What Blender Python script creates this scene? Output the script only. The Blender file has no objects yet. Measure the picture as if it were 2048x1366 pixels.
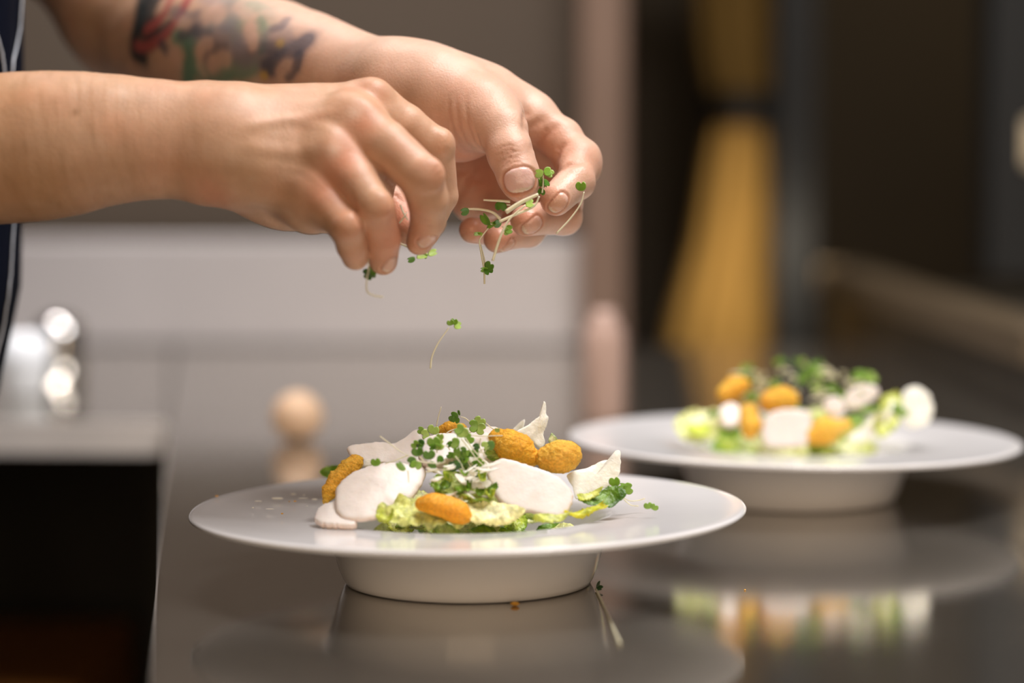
import bpy, math, random
import numpy as np
from mathutils import Vector, Matrix, noise as mnoise

S = bpy.context.scene
C = S.collection
rnd = random.Random(7)
PI = math.pi

# ------------------------------------------------------------------ camera, light, exposure
FPX = 5000.0                      # focal length in pixels of the 2048-wide frame
TZ = 0.90                         # counter top height
CAM = np.array([0.0, 0.0, TZ + 0.2156])
PITCH = math.atan((683 - 278) / FPX)
FW = np.array([0, math.cos(PITCH), -math.sin(PITCH)])
UP = np.array([0, math.sin(PITCH), math.cos(PITCH)])
RT = np.array([1.0, 0, 0])

cd = bpy.data.cameras.new('camera')
cam = bpy.data.objects.new('camera', cd); C.objects.link(cam)
cam.location = CAM
cam.rotation_euler = (PI / 2 - PITCH, 0, 0)
cd.sensor_width = 36.0
cd.lens = FPX / 2048 * 36.0
cd.clip_start = 0.05
cd.dof.use_dof = True
cd.dof.focus_distance = 1.205
cd.dof.aperture_fstop = 2.7
S.camera = cam

S.view_settings.view_transform = 'Standard'
S.view_settings.look = 'None'
S.view_settings.gamma = 1
S.view_settings.use_curve_mapping = False
S.view_settings.exposure = 0.0

w = bpy.data.worlds.new('world'); S.world = w
w.use_nodes = True
w.node_tree.nodes['Background'].inputs[0].default_value = (1.0, 0.86, 0.70, 1)
w.node_tree.nodes['Background'].inputs[1].default_value = 0.10


def area(name, loc, target, sx, sy, energy, col):
    l = bpy.data.lights.new(name, 'AREA'); l.shape = 'RECTANGLE'; l.size = sx; l.size_y = sy
    l.energy = energy; l.color = col
    o = bpy.data.objects.new(name, l); C.objects.link(o); o.location = loc
    d = Vector(target) - Vector(loc)
    o.rotation_euler = d.to_track_quat('-Z', 'Y').to_euler()
    return o


area('ceiling_light_over_counter', (0.42, 1.12, 2.35), (0.0, 1.25, 0.9), 0.8, 0.6, 31, (1.0, 0.965, 0.95))
area('added_front_fill', (0.10, -1.1, 1.36), (0.0, 1.2, 0.96), 1.6, 0.8, 19, (1.0, 0.75, 0.51))  # added warm fill from behind the camera, lifts the bowl front
area('ceiling_light_back_counter', (-0.5, 2.0, 2.45), (-0.25, 2.3, 0.95), 0.8, 0.4, 9, (1.0, 0.94, 0.92)).data.spread = 1.7
area('added_back_room_fill', (1.3, 3.5, 2.45), (0.7, 4.3, 1.1), 0.6, 0.4, 8, (1.0, 0.87, 0.66))  # added ambient fill that lifts the dark back room
area('added_curtain_light', (0.33, 2.88, 0.99), (0.25, 3.15, 0.80), 0.10, 0.05, 0.30, (1.0, 0.88, 0.70))  # small light added only to brighten the lower curtain


def P(px, py, d):
    """World point seen at pixel (px, py) at distance d along the lens axis."""
    return CAM + d * (FW + (px - 1024) / FPX * RT + (683 - py) / FPX * UP)


def proj(v):
    q = v - CAM
    d = q @ FW
    return 1024 + FPX * (q @ RT) / d, 683 - FPX * (q @ UP) / d, d


def lin(r, g, b):
    f = lambda c: (c / 12.92 if c <= 0.04045 else ((c + 0.055) / 1.055) ** 2.4)
    return (f(r / 255), f(g / 255), f(b / 255), 1.0)


# ------------------------------------------------------------------ materials
def mat(name, col, rough=0.5, metal=0.0, spec=0.5, sss=0.0, sssr=(1, .4, .2), coat=0.0, noise_scale=None, noise_amt=0.0,
        bump=0.0, bump_scale=200.0, vcol=None, aniso=0.0, bump_dist=0.001):
    m = bpy.data.materials.new(name); m.use_nodes = True
    nt = m.node_tree; b = nt.nodes['Principled BSDF']
    b.inputs['Base Color'].default_value = col
    b.inputs['Roughness'].default_value = rough
    b.inputs['Metallic'].default_value = metal
    b.inputs['Specular IOR Level'].default_value = spec
    if sss:
        b.inputs['Subsurface Weight'].default_value = sss
        b.inputs['Subsurface Radius'].default_value = sssr
        b.inputs['Subsurface Scale'].default_value = 0.004
    b.inputs['Coat Weight'].default_value = coat
    tc = nt.nodes.new('ShaderNodeTexCoord')
    src = None
    if vcol:
        a = nt.nodes.new('ShaderNodeVertexColor'); a.layer_name = vcol
        src = a.outputs['Color']
    if noise_scale:
        n = nt.nodes.new('ShaderNodeTexNoise'); n.inputs['Scale'].default_value = noise_scale
        n.inputs['Detail'].default_value = 4
        nt.links.new(tc.outputs['Object'], n.inputs['Vector'])
        mr = nt.nodes.new('ShaderNodeMapRange')
        mr.inputs[1].default_value = 0.3; mr.inputs[2].default_value = 0.7
        mr.inputs[3].default_value = 1 - noise_amt; mr.inputs[4].default_value = 1 + noise_amt
        nt.links.new(n.outputs['Fac'], mr.inputs[0])
        mx = nt.nodes.new('ShaderNodeVectorMath'); mx.operation = 'SCALE'
        if src is not None: nt.links.new(src, mx.inputs[0])
        else: mx.inputs[0].default_value = col[:3]
        nt.links.new(mr.outputs[0], mx.inputs['Scale'])
        src = mx.outputs[0]
    if src is not None: nt.links.new(src, b.inputs['Base Color'])
    if bump:
        n2 = nt.nodes.new('ShaderNodeTexNoise'); n2.inputs['Scale'].default_value = bump_scale
        n2.inputs['Detail'].default_value = 5
        nt.links.new(tc.outputs['Object'], n2.inputs['Vector'])
        bp = nt.nodes.new('ShaderNodeBump'); bp.inputs['Strength'].default_value = bump
        bp.inputs['Distance'].default_value = bump_dist
        nt.links.new(n2.outputs['Fac'], bp.inputs['Height'])
        nt.links.new(bp.outputs[0], b.inputs['Normal'])
    return m


M = {}
M['porcelain'] = mat('porcelain', (0.80, 0.78, 0.78, 1), 0.12, spec=0.5, noise_scale=30, noise_amt=0.015)
M['chicken'] = mat('chicken', (0.90, 0.82, 0.77, 1), 0.42, sss=0.3, sssr=(1, .7, .5), noise_scale=120, noise_amt=0.04, bump=0.35, bump_scale=380, bump_dist=0.0006, vcol='Col')
M['parmesan'] = mat('parmesan', (0.90, 0.86, 0.74, 1), 0.5, sss=0.3, sssr=(1, .8, .5), noise_scale=200, noise_amt=0.07, bump=0.4, bump_scale=500)
M['crumb'] = mat('breadcrumb', lin(236, 160, 26), 0.6, vcol='Col', noise_scale=900, noise_amt=0.22, bump=1.0, bump_scale=1300, bump_dist=0.0009, sss=.15, sssr=(1, .5, .1))
M['lettuce'] = mat('lettuce', (0.4, 0.55, 0.1, 1), 0.32, vcol='Col', sss=0.2, sssr=(.6, 1, .2), noise_scale=330, noise_amt=0.40, bump=0.8, bump_scale=300, bump_dist=0.002)
M['stem'] = mat('sprout_stem', lin(232, 224, 190), 0.35, sss=0.2, sssr=(1, 1, .6), noise_scale=90, noise_amt=0.06)
M['leaf'] = mat('sprout_leaf', lin(92, 140, 40), 0.35, sss=0.15, sssr=(.5, 1, .2), noise_scale=300, noise_amt=0.18, vcol='Col')
M['navy'] = mat('navy_cloth', lin(5, 10, 26), 0.9, spec=0.1, noise_scale=900, noise_amt=0.25, bump=0.4, bump_scale=1500)
M['black'] = mat('black_cloth', lin(14, 14, 16), 0.9, spec=0.1, noise_scale=500, noise_amt=0.2)
M['piping'] = mat('piping', lin(190, 195, 205), 0.7, noise_scale=500, noise_amt=0.05)
M['hair'] = mat('hair', lin(70, 45, 25), 0.6, noise_scale=100, noise_amt=0.2, bump=0.8, bump_scale=90, bump_dist=.01)
M['wallbrown'] = mat('wall_paint', lin(74, 62, 50), 0.75, noise_scale=3, noise_amt=0.08)
M['walldark'] = mat('dark_wall', lin(72, 60, 44), 0.8, noise_scale=2, noise_amt=0.15)
M['upstand'] = mat('brushed_light_steel', lin(178, 173, 173), 0.42, metal=0.25, noise_scale=6, noise_amt=0.05)
M['fascia'] = mat('steel_edge', lin(238, 230, 224), 0.45, metal=0.1, noise_scale=20, noise_amt=0.05)
M['darksteel'] = mat('dark_steel', lin(75, 72, 66), 0.45, metal=0.6, noise_scale=10, noise_amt=0.1)
M['floor'] = mat('floor_tile', lin(52, 46, 40), 0.55, noise_scale=8, noise_amt=0.15)
M['ceiling'] = mat('ceiling_paint', lin(120, 112, 100), 0.9, noise_scale=5, noise_amt=0.05)
M['post'] = mat('pinkish_post', lin(112, 89, 75), 0.5, noise_scale=8, noise_amt=0.05)
M['shaded_yellow'] = mat('shaded_mustard_cloth', lin(112, 84, 30), 0.85, noise_scale=12, noise_amt=0.12)  # mustard cloth with the upward loss of light put into its colour
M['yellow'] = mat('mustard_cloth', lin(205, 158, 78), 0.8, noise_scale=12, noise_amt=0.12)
M['blackpost'] = mat('black_paint', lin(9, 10, 9), 0.6, noise_scale=5, noise_amt=0.1)
M['box'] = mat('brown_board', lin(200, 130, 60), 0.8, noise_scale=12, noise_amt=0.1)
M['egg'] = mat('peach_shell', lin(208, 174, 142), 0.55, sss=0.2, noise_scale=60, noise_amt=0.03)
M['white'] = mat('highlight_white', lin(240, 244, 250), 0.15, noise_scale=50, noise_amt=0.02)
M['cream'] = mat('cream_plastic', lin(225, 205, 170), 0.5, noise_scale=50, noise_amt=0.02)
M['rail'] = mat('brown_rail', lin(84, 70, 50), 0.6, noise_scale=8, noise_amt=0.08)

# skin: albedo from the vertex attribute, nails smoother
m = mat('skin', (0.6, 0.35, 0.22, 1), 0.46, vcol='Col', sss=0.22, sssr=(1.0, 0.35, 0.18), noise_scale=140, noise_amt=0.055, bump=0.42, bump_scale=850, bump_dist=0.0005, spec=0.45)
_a = [n for n in m.node_tree.nodes if n.bl_idname == 'ShaderNodeVertexColor'][0]
_mr = m.node_tree.nodes.new('ShaderNodeMapRange')
_mr.inputs[1].default_value = 0; _mr.inputs[2].default_value = 1; _mr.inputs[3].default_value = 0.46; _mr.inputs[4].default_value = 0.22
m.node_tree.links.new(_a.outputs['Alpha'], _mr.inputs[0])
m.node_tree.links.new(_mr.outputs[0], m.node_tree.nodes['Principled BSDF'].inputs['Roughness'])
M['skin'] = m


def steel_top():
    m = bpy.data.materials.new('brushed_steel_top'); m.use_nodes = True
    nt = m.node_tree; b = nt.nodes['Principled BSDF']; out = nt.nodes['Material Output']
    b.inputs['Metallic'].default_value = 1.0
    b.inputs['Roughness'].default_value = 0.13
    b.inputs['Base Color'].default_value = (0.55, 0.52, 0.475, 1)
    tc = nt.nodes.new('ShaderNodeTexCoord')
    mp = nt.nodes.new('ShaderNodeMapping'); mp.inputs['Scale'].default_value = (10, 900, 10)
    mp.inputs['Rotation'].default_value = (0, 0, math.radians(-3))
    nt.links.new(tc.outputs['Object'], mp.inputs['Vector'])
    n = nt.nodes.new('ShaderNodeTexNoise'); n.inputs['Scale'].default_value = 1.0; n.inputs['Detail'].default_value = 6
    nt.links.new(mp.outputs[0], n.inputs['Vector'])
    n2 = nt.nodes.new('ShaderNodeTexNoise'); n2.inputs['Scale'].default_value = 9.0; n2.inputs['Detail'].default_value = 3
    nt.links.new(tc.outputs['Object'], n2.inputs['Vector'])
    bp = nt.nodes.new('ShaderNodeBump'); bp.inputs['Strength'].default_value = 0.07; bp.inputs['Distance'].default_value = 0.0002
    nt.links.new(n.outputs['Fac'], bp.inputs['Height'])
    nt.links.new(bp.outputs[0], b.inputs['Normal'])
    r = nt.nodes.new('ShaderNodeMapRange'); r.inputs[1].default_value = .3; r.inputs[2].default_value = .7
    r.inputs[3].default_value = .06; r.inputs[4].default_value = .12
    nt.links.new(n2.outputs['Fac'], r.inputs[0]); nt.links.new(r.outputs[0], b.inputs['Roughness'])
    # worn film: a broad, soft lobe over the polish
    d = nt.nodes.new('ShaderNodeBsdfPrincipled'); d.inputs['Metallic'].default_value = 0.6
    d.inputs['Base Color'].default_value = (0.26, 0.235, 0.20, 1); d.inputs['Roughness'].default_value = 0.5
    nt.links.new(bp.outputs[0], d.inputs['Normal'])
    mx = nt.nodes.new('ShaderNodeMixShader'); mx.inputs[0].default_value = 0.16
    nt.links.new(b.outputs[0], mx.inputs[1]); nt.links.new(d.outputs[0], mx.inputs[2])
    nt.links.new(mx.outputs[0], out.inputs['Surface'])
    return m


M['steel'] = steel_top()


# ------------------------------------------------------------------ object helpers
def tag(o, label=None, cat=None, group=None, kind=None):
    if label: o['label'] = label
    if cat: o['category'] = cat
    if group: o['group'] = group
    if kind: o['kind'] = kind
    return o


def mesh_obj(name, verts, faces, m, parent=None, smooth=True, col=None):
    me = bpy.data.meshes.new(name)
    verts = np.asarray(verts, dtype=np.float64)
    if isinstance(faces, np.ndarray):
        nv, nf = len(verts), len(faces); k = faces.shape[1]
        me.vertices.add(nv); me.vertices.foreach_set('co', verts.astype(np.float32).ravel())
        me.loops.add(nf * k); me.loops.foreach_set('vertex_index', faces.astype(np.int32).ravel())
        me.polygons.add(nf); me.polygons.foreach_set('loop_start', (np.arange(nf) * k).astype(np.int32))
        me.update(calc_edges=True)
    else:
        me.from_pydata([tuple(v) for v in verts], [], faces); me.update()
    if smooth:
        me.polygons.foreach_set('use_smooth', np.ones(len(me.polygons), dtype=bool))
    if col is not None:
        a = me.color_attributes.new('Col', 'FLOAT_COLOR', 'POINT')
        c = np.ones((len(verts), 4), dtype=np.float32); col = np.asarray(col)
        c[:, :col.shape[1]] = col
        a.data.foreach_set('color', c.ravel())
    me.materials.append(m)
    me.validate()
    o = bpy.data.objects.new(name, me); C.objects.link(o)
    if parent: o.parent = parent
    return o


def empty(name, loc=(0, 0, 0)):
    o = bpy.data.objects.new(name, None); C.objects.link(o); o.location = loc
    o.empty_display_size = 0.02
    bpy.context.view_layer.update()
    return o


def adopt(o, parent):
    """Parent a world-space mesh to a root, keeping its place."""
    o.parent = parent
    o.matrix_parent_inverse = Matrix.Translation(parent.location).inverted()
    return o


def box_geo(x0, x1, y0, y1, z0, z1):
    v = [(x, y, z) for x in (x0, x1) for y in (y0, y1) for z in (z0, z1)]
    f = [(0, 1, 3, 2), (4, 6, 7, 5), (0, 4, 5, 1), (2, 3, 7, 6), (0, 2, 6, 4), (1, 5, 7, 3)]
    return v, f


def box(name, m, x0, x1, y0, y1, z0, z1, parent=None, bevel=0.0):
    v, f = box_geo(x0, x1, y0, y1, z0, z1)
    o = mesh_obj(name, v, f, m, None, smooth=False)
    if parent: adopt(o, parent)
    if bevel:
        b = o.modifiers.new('bevel', 'BEVEL'); b.width = bevel; b.segments = 3
    return o


def prism(name, m, poly, z0, z1, parent=None, bevel=0.0):
    n = len(poly)
    v = [(x, y, z0) for x, y in poly] + [(x, y, z1) for x, y in poly]
    f = [tuple(range(n - 1, -1, -1)), tuple(range(n, 2 * n))] + [(i, (i + 1) % n, n + (i + 1) % n, n + i) for i in range(n)]
    o = mesh_obj(name, v, f, m, None, smooth=False)
    if parent: adopt(o, parent)
    if bevel:
        b = o.modifiers.new('bevel', 'BEVEL'); b.width = bevel; b.segments = 3
    return o


def lathe(name, m, prof, centre, n=128, parent=None, wob=None):
    prof = np.array(prof); k = len(prof)
    a = np.arange(n) * 2 * PI / n
    v = np.zeros((k, n, 3))
    v[:, :, 0] = prof[:, 0:1] * np.cos(a); v[:, :, 1] = prof[:, 0:1] * np.sin(a); v[:, :, 2] = prof[:, 1:2]
    if wob is not None: v = wob(v)
    v = v.reshape(-1, 3) + np.array(centre)
    i, j = np.meshgrid(np.arange(k - 1), np.arange(n), indexing='ij')
    j2 = (j + 1) % n
    f = np.stack([i * n + j, i * n + j2, (i + 1) * n + j2, (i + 1) * n + j], -1).reshape(-1, 4)
    o = mesh_obj(name, v, f, m)
    if parent: adopt(o, parent)
    return o


def catmull(pts, n=8):
    p = [np.array(q, float) for q in pts]
    if len(p) == 2:
        return [p[0] + (p[1] - p[0]) * t for t in np.linspace(0, 1, n + 1)]
    p = [2 * p[0] - p[1]] + p + [2 * p[-1] - p[-2]]
    out = []
    for i in range(1, len(p) - 2):
        for t in np.arange(n) / n:
            out.append(0.5 * ((2 * p[i]) + (-p[i-1] + p[i+1]) * t + (2*p[i-1] - 5*p[i] + 4*p[i+1] - p[i+2]) * t*t + (-p[i-1] + 3*p[i] - 3*p[i+1] + p[i+2]) * t**3))
    out.append(p[-2])
    return out


def tube_geo(pts, radii, n=8):
    pts = [np.array(p) for p in pts]; k = len(pts)
    vs = []; fs = []
    ref = np.array([0.3, 0.2, 0.93])
    for i, p in enumerate(pts):
        t = pts[min(i + 1, k - 1)] - pts[max(i - 1, 0)]; t = t / (np.linalg.norm(t) + 1e-12)
        u = np.cross(t, ref); u /= (np.linalg.norm(u) + 1e-12); q = np.cross(t, u)
        r = radii[i] if hasattr(radii, '__len__') else radii
        for j in range(n):
            a = 2 * PI * j / n
            vs.append(p + r * (math.cos(a) * u + math.sin(a) * q))
    for i in range(k - 1):
        for j in range(n):
            fs.append((i*n+j, i*n+(j+1) % n, (i+1)*n+(j+1) % n, (i+1)*n+j))
    fs.append(tuple(range(n - 1, -1, -1))); fs.append(tuple(range((k-1)*n, k*n)))
    return vs, fs


# ------------------------------------------------------------------ signed-distance modelling of bodies
def cap(a, b, ra, rb):
    a = np.array(a, float); b = np.array(b, float); ab = b - a; L = ab @ ab

    def f(p):
        t = np.clip(((p - a) @ ab) / L, 0, 1)
        return np.linalg.norm(p - a - t[:, None] * ab, axis=1) - (ra + (rb - ra) * t)
    return f


def etube(a, b, A, B, n1):
    """Tapering tube of elliptical section: A, B = (half width along n1, half width across) at each end."""
    a = np.array(a, float); b = np.array(b, float); ab = b - a; L = ab @ ab; ax = ab / math.sqrt(L)
    n1 = np.array(n1, float); n1 = n1 - (n1 @ ax) * ax; n1 /= np.linalg.norm(n1); n2 = np.cross(ax, n1)

    def f(p):
        q = p - a; t = np.clip((q @ ab) / L, 0, 1)
        ra = A[0] + (B[0] - A[0]) * t; rb = A[1] + (B[1] - A[1]) * t
        q = q - t[:, None] * ab
        x = q @ n1; y = q @ n2; z = q @ ax
        rm = np.minimum(ra, rb)
        k0 = np.sqrt((x/ra)**2 + (y/rb)**2 + (z/rm)**2)
        k1 = np.sqrt((x/ra**2)**2 + (y/rb**2)**2 + (z/rm**2)**2) + 1e-9
        return k0 * (k0 - 1) / k1
    return f


def ell(c, r, axes=None):
    c = np.array(c, float); r = np.array(r, float)
    R = np.eye(3) if axes is None else np.array(axes, float)

    def f(p):
        q = (p - c) @ R.T
        k0 = np.linalg.norm(q / r, axis=1); k1 = np.linalg.norm(q / r**2, axis=1) + 1e-9
        return k0 * (k0 - 1) / k1
    return f


def smin(a, b, k):
    h = np.maximum(k - np.abs(a - b), 0) / k
    return np.minimum(a, b) - h * h * k * 0.25


def union(fs, k):
    def f(p):
        d = fs[0](p)
        for g in fs[1:]: d = smin(d, g(p), k)
        return d
    return f


def grad(f, p, e):
    g = np.zeros_like(p)
    for i in range(3):
        o = np.zeros(3); o[i] = e
        g[:, i] = (f(p + o) - f(p - o)) / (2 * e)
    return g


def polygonize(f, lo, hi, h):
    lo = np.array(lo, float); hi = np.array(hi, float)
    B = 6
    nb = np.ceil((hi - lo) / (h * B)).astype(int)
    n = nb * B + 1
    # coarse pass: one sample per block centre
    bx = [lo[i] + (np.arange(nb[i]) + 0.5) * B * h for i in range(3)]
    G = np.stack(np.meshgrid(*bx, indexing='ij'), -1).reshape(-1, 3)
    fc = f(G).reshape(nb)
    F = np.empty(tuple(n), dtype=np.float32)
    F[:-1, :-1, :-1] = np.repeat(np.repeat(np.repeat(fc, B, 0), B, 1), B, 2)
    F[-1] = 1; F[:, -1] = 1; F[:, :, -1] = 1
    near = np.argwhere(np.abs(fc) < B * h * 1.6)
    off = np.stack(np.meshgrid(*[np.arange(B + 1)] * 3, indexing='ij'), -1).reshape(-1, 3)
    for s in range(0, len(near), 1500):
        idx = (near[s:s+1500, None, :] * B + off[None]).reshape(-1, 3)
        F[idx[:, 0], idx[:, 1], idx[:, 2]] = f(lo + idx * h)
    I = F < 0
    del F
    c = [I[a:a + n[0]-1, b:b + n[1]-1, d:d + n[2]-1] for a in (0, 1) for b in (0, 1) for d in (0, 1)]
    allin = c[0].copy(); anyin = c[0].copy()
    for q in c[1:]: allin &= q; anyin |= q
    act = anyin & ~allin
    cells = np.argwhere(act)
    vid = np.full(act.shape, -1, dtype=np.int32); vid[act] = np.arange(len(cells))
    V = lo + (cells + 0.5) * h
    faces = []
    for ax in range(3):
        A = np.moveaxis(I, ax, 0); W = np.moveaxis(vid, ax, 0)
        e = A[:-1, 1:-1, 1:-1] != A[1:, 1:-1, 1:-1]
        ins = A[:-1, 1:-1, 1:-1]
        i, j, k = np.nonzero(e); s = ins[i, j, k]
        j = j + 1; k = k + 1
        q = np.stack([W[i, j-1, k-1], W[i, j, k-1], W[i, j, k], W[i, j-1, k]], -1)
        if ax == 1: s = ~s
        q[~s] = q[~s][:, ::-1]
        faces.append(q)
    Fc = np.concatenate(faces); Fc = Fc[(Fc >= 0).all(1)]
    for it in range(2):
        d = f(V); g = grad(f, V, h * 0.5); V = V - np.clip(d, -h, h)[:, None] * g / (np.sum(g*g, 1)[:, None] + 1e-6)
    # one relaxation pass, then back onto the surface
    acc = np.zeros_like(V); cnt = np.zeros(len(V))
    for a in range(4):
        b = (a + 1) % 4
        for (x, y) in ((a, b), (b, a)):
            acc += np.stack([np.bincount(Fc[:, x], V[Fc[:, y], t], len(V)) for t in range(3)], 1)
            cnt += np.bincount(Fc[:, x], minlength=len(V))
    V = 0.4 * V + 0.6 * acc / np.maximum(cnt, 1)[:, None]
    d = f(V); g = grad(f, V, h * 0.5); V = V - np.clip(d, -h, h)[:, None] * g / (np.sum(g*g, 1)[:, None] + 1e-6)
    g = grad(f, V, h * 0.5); N = g / (np.linalg.norm(g, axis=1)[:, None] + 1e-9)
    return V, Fc, N


class Surf:
    """Picks surface points of a body from where they appear, then carves creases and tints skin around them."""
    def __init__(s, V, N):
        s.V = V; s.N = N; s.x, s.y, s.d = proj(V)
        s.front = (N @ FW) < 0.15

    def pick(s, px, py, rad=4.0):
        while True:
            q = ((s.x - px)**2 + (s.y - py)**2 < rad * rad) & s.front
            if q.any(): break
            rad *= 1.6
            if rad > 300: return None
        i = np.nonzero(q)[0]
        return i[np.argmin(s.d[i])]

    def line(s, pts):
        out = []
        for a, b in zip(pts[:-1], pts[1:]):
            n = max(2, int(math.hypot(b[0]-a[0], b[1]-a[1]) / 3))
            for t in np.arange(n) / n:
                out.append((a[0] + (b[0]-a[0])*t, a[1] + (b[1]-a[1])*t))
        out.append(pts[-1])
        idx = [s.pick(*p) for p in out]
        return s.V[[i for i in idx if i is not None]]


def falloff(V, pts, w, taper=False):
    """Gaussian of the distance from each vertex to a set of points; taper fades it toward both ends of the line."""
    lo = pts.min(0) - 3.2 * w; hi = pts.max(0) + 3.2 * w
    sel = np.nonzero(((V > lo) & (V < hi)).all(1))[0]
    out = np.zeros(len(V))
    if len(sel):
        o = np.zeros(len(sel))
        for i, p in enumerate(pts):
            k = math.sin(PI * (i + .5) / len(pts))**0.7 if taper else 1.0
            o = np.maximum(o, k * np.exp(-((V[sel] - p)**2).sum(1) / (2 * w * w)))
        out[sel] = o
    return out


def waves(V, scale, seed, n=10):
    r = np.random.RandomState(seed); out = np.zeros(len(V))
    for _ in range(n):
        k = r.normal(size=3) * scale; out += np.sin(V @ k + r.uniform(0, 6.28))
    return out / math.sqrt(n)


def mix(c, target, m):
    return c * (1 - m[:, None]) + np.array(target)[None, :3] * m[:, None]

# ------------------------------------------------------------------ the room
def st(o): o['kind'] = 'structure'; return o


def onplane(px, py, z):
    r = FW + (px - 1024) / FPX * RT + (683 - py) / FPX * UP
    return CAM + r * ((z - CAM[2]) / r[2])


st(box('floor', M['floor'], -3.0, 3.0, -1.5, 4.6, -0.1, 0.0))
st(box('ceiling', M['ceiling'], -3.0, 3.0, -1.5, 4.6, 2.6, 2.7))
st(box('wall_back', M['walldark'], -3.0, 3.0, 4.4, 4.6, 0, 2.6))
st(box('wall_left', M['walldark'], -3.1, -3.0, -1.5, 4.6, 0, 2.6))
st(box('wall_right', M['walldark'], 3.0, 3.1, -1.5, 4.6, 0, 2.6))
st(box('wall_front', M['walldark'], -3.0, 3.0, -1.6, -1.5, 0, 2.6))
st(box('wall_partition', M['wallbrown'], -3.0, 0.105, 2.66, 2.78, 0, 2.6))

# near counter: its left edge runs away from the camera, the other counter meets it at the far left
E0 = onplane(290, 1420, TZ)[:2]; E1 = onplane(335, 845, TZ)[:2]
dirv = (E1 - E0) / np.linalg.norm(E1 - E0)
near0 = E0 - dirv * 0.10
far1 = E0 + dirv * ((2.60 - E0[1]) / dirv[1])
root = empty('steel_counter', (0.2, 1.6, 0))
tag(root, 'near brushed stainless steel counter carrying both white plates', 'counter')
prism('counter_top', M['steel'], [tuple(near0), (0.62, near0[1]), (0.62, 2.60), tuple(far1)], TZ - 0.024, TZ, root, bevel=0.003)
for (x, y) in ((-0.02, 1.02), (0.55, 1.02), (-0.12, 2.4), (0.55, 2.4)):
    box('leg', M['darksteel'], x - .02, x + .02, y - .02, y + .02, 0.0, TZ - 0.024, root)
box('under_shelf', M['darksteel'], 0.0, 0.58, 1.0, 2.4, 0.20, 0.22, root)

root = empty('side_counter', (-0.9, 2.2, 0))
tag(root, 'stainless steel counter with pale front edge running off to the left behind the apron', 'counter')
a = onplane(-900, 838, TZ)[:2]; b = onplane(334, 845, TZ)[:2]
prism('counter_top', M['steel'], [(a[0], a[1] + .004), (b[0] - 0.001, b[1] + .004), (far1[0] - 0.002, 2.60), (a[0], 2.60)], TZ - 0.024, TZ, root)
prism('front_edge', M['fascia'], [(a[0], a[1]), (b[0] - 0.001, b[1]), (b[0] - 0.001, b[1] + .0035), (a[0], a[1] + .0035)], TZ - 0.025, TZ + 0.0008, root)
box('under_shelf', M['darksteel'], -1.0, -0.28, 2.0, 2.55, 0.46, 0.48, root)
box('back_panel', M['darksteel'], -1.0, -0.28, 2.55, 2.58, 0.02, TZ - .03, root)
for (x, y) in ((-0.97, 2.1), (-0.31, 2.3), (-0.97, 2.5), (-0.31, 2.5)):
    box('leg', M['darksteel'], x - .02, x + .02, y - .02, y + .02, 0.0, 0.46, root)
    box('leg', M['darksteel'], x - .02, x + .02, y - .02, y + .02, 0.48, TZ - 0.025, root)
tag(box('storage_box', M['box'], -0.56, -0.36, 2.05, 2.35, 0.481, 0.66, bevel=.004), 'dim brown box on the shelf below the left counter', 'box')
tag(box('backsplash', M['upstand'], -1.3, 0.085, 2.605, 2.625, TZ, TZ + 0.112, bevel=0.004), 'pale low steel upstand along the back of the counters', 'backsplash')

# background beyond the counters
tag(box('door_post', M['post'], 0.070, 0.118, 2.56, 2.604, TZ + .0005, 2.6, bevel=.006), 'pinkish brown upright post behind the counter', 'post')
X = lambda px, d: (px - 1024) / FPX * d
Z = lambda py, d: CAM[2] - (py - 278) / FPX * d
d = 3.15
prof = [(-260, 1375, 1590), (0, 1385, 1570), (110, 1395, 1560), (180, 1412, 1545), (215, 1432, 1525), (250, 1425, 1525), (330, 1410, 1535), (480, 1385, 1545),
        (640, 1340, 1545), (780, 1318, 1540), (1100, 1290, 1535), (1400, 1275, 1530)]
vs = []; n = 96
pr = []
for t in np.linspace(0, len(prof) - 1.001, 60):
    i = int(t); u = t - i; A = np.array(prof[i]); B = np.array(prof[i + 1]); pr.append(A * (1 - u) + B * u)
for (py, xl, xr) in pr:
    cx = (X(xl, d) + X(xr, d)) / 2; hw = (X(xr, d) - X(xl, d)) / 2
    for j in range(n):
        a_ = 2 * PI * j / n; fold = 1 + 0.10 * math.sin(9 * a_ + 1)
        vs.append((cx + hw * math.cos(a_) * (0.93 + .07 * math.sin(9 * a_)), d + 0.045 * math.sin(a_) * fold, Z(py, d)))
k = len(pr)
root = empty('gathered_curtain', (X(1480, d), d, 0))
tag(root, 'tall mustard yellow cloth hanging gathered by a dark band, painted darker above the band for fading light', 'curtain')
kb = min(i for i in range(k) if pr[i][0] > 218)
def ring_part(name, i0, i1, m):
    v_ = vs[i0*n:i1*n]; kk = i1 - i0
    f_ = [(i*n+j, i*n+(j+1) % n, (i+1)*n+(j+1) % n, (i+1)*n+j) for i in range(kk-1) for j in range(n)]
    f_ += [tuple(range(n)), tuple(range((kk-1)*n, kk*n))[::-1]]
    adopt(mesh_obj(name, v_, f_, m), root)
ring_part('upper_cloth', 0, kb + 1, M['shaded_yellow']); ring_part('lower_cloth', kb, k, M['yellow'])  # upper part coloured darker to stand for light fading upward
vs = []; tb = [(186, 62), (196, 70), (240, 70), (250, 60)]
for (py, hp) in tb:
    for j in range(48):
        a_ = 2 * PI * j / 48
        vs.append((X(1481, d) + X(1024 + hp, d) * math.cos(a_), d + .055 * math.sin(a_), Z(py, d)))
fs = [(i*48+j, i*48+(j+1) % 48, (i+1)*48+(j+1) % 48, (i+1)*48+j) for i in range(3) for j in range(48)]
fs.append(tuple(range(48))); fs.append(tuple(range(144, 192))[::-1])
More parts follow.
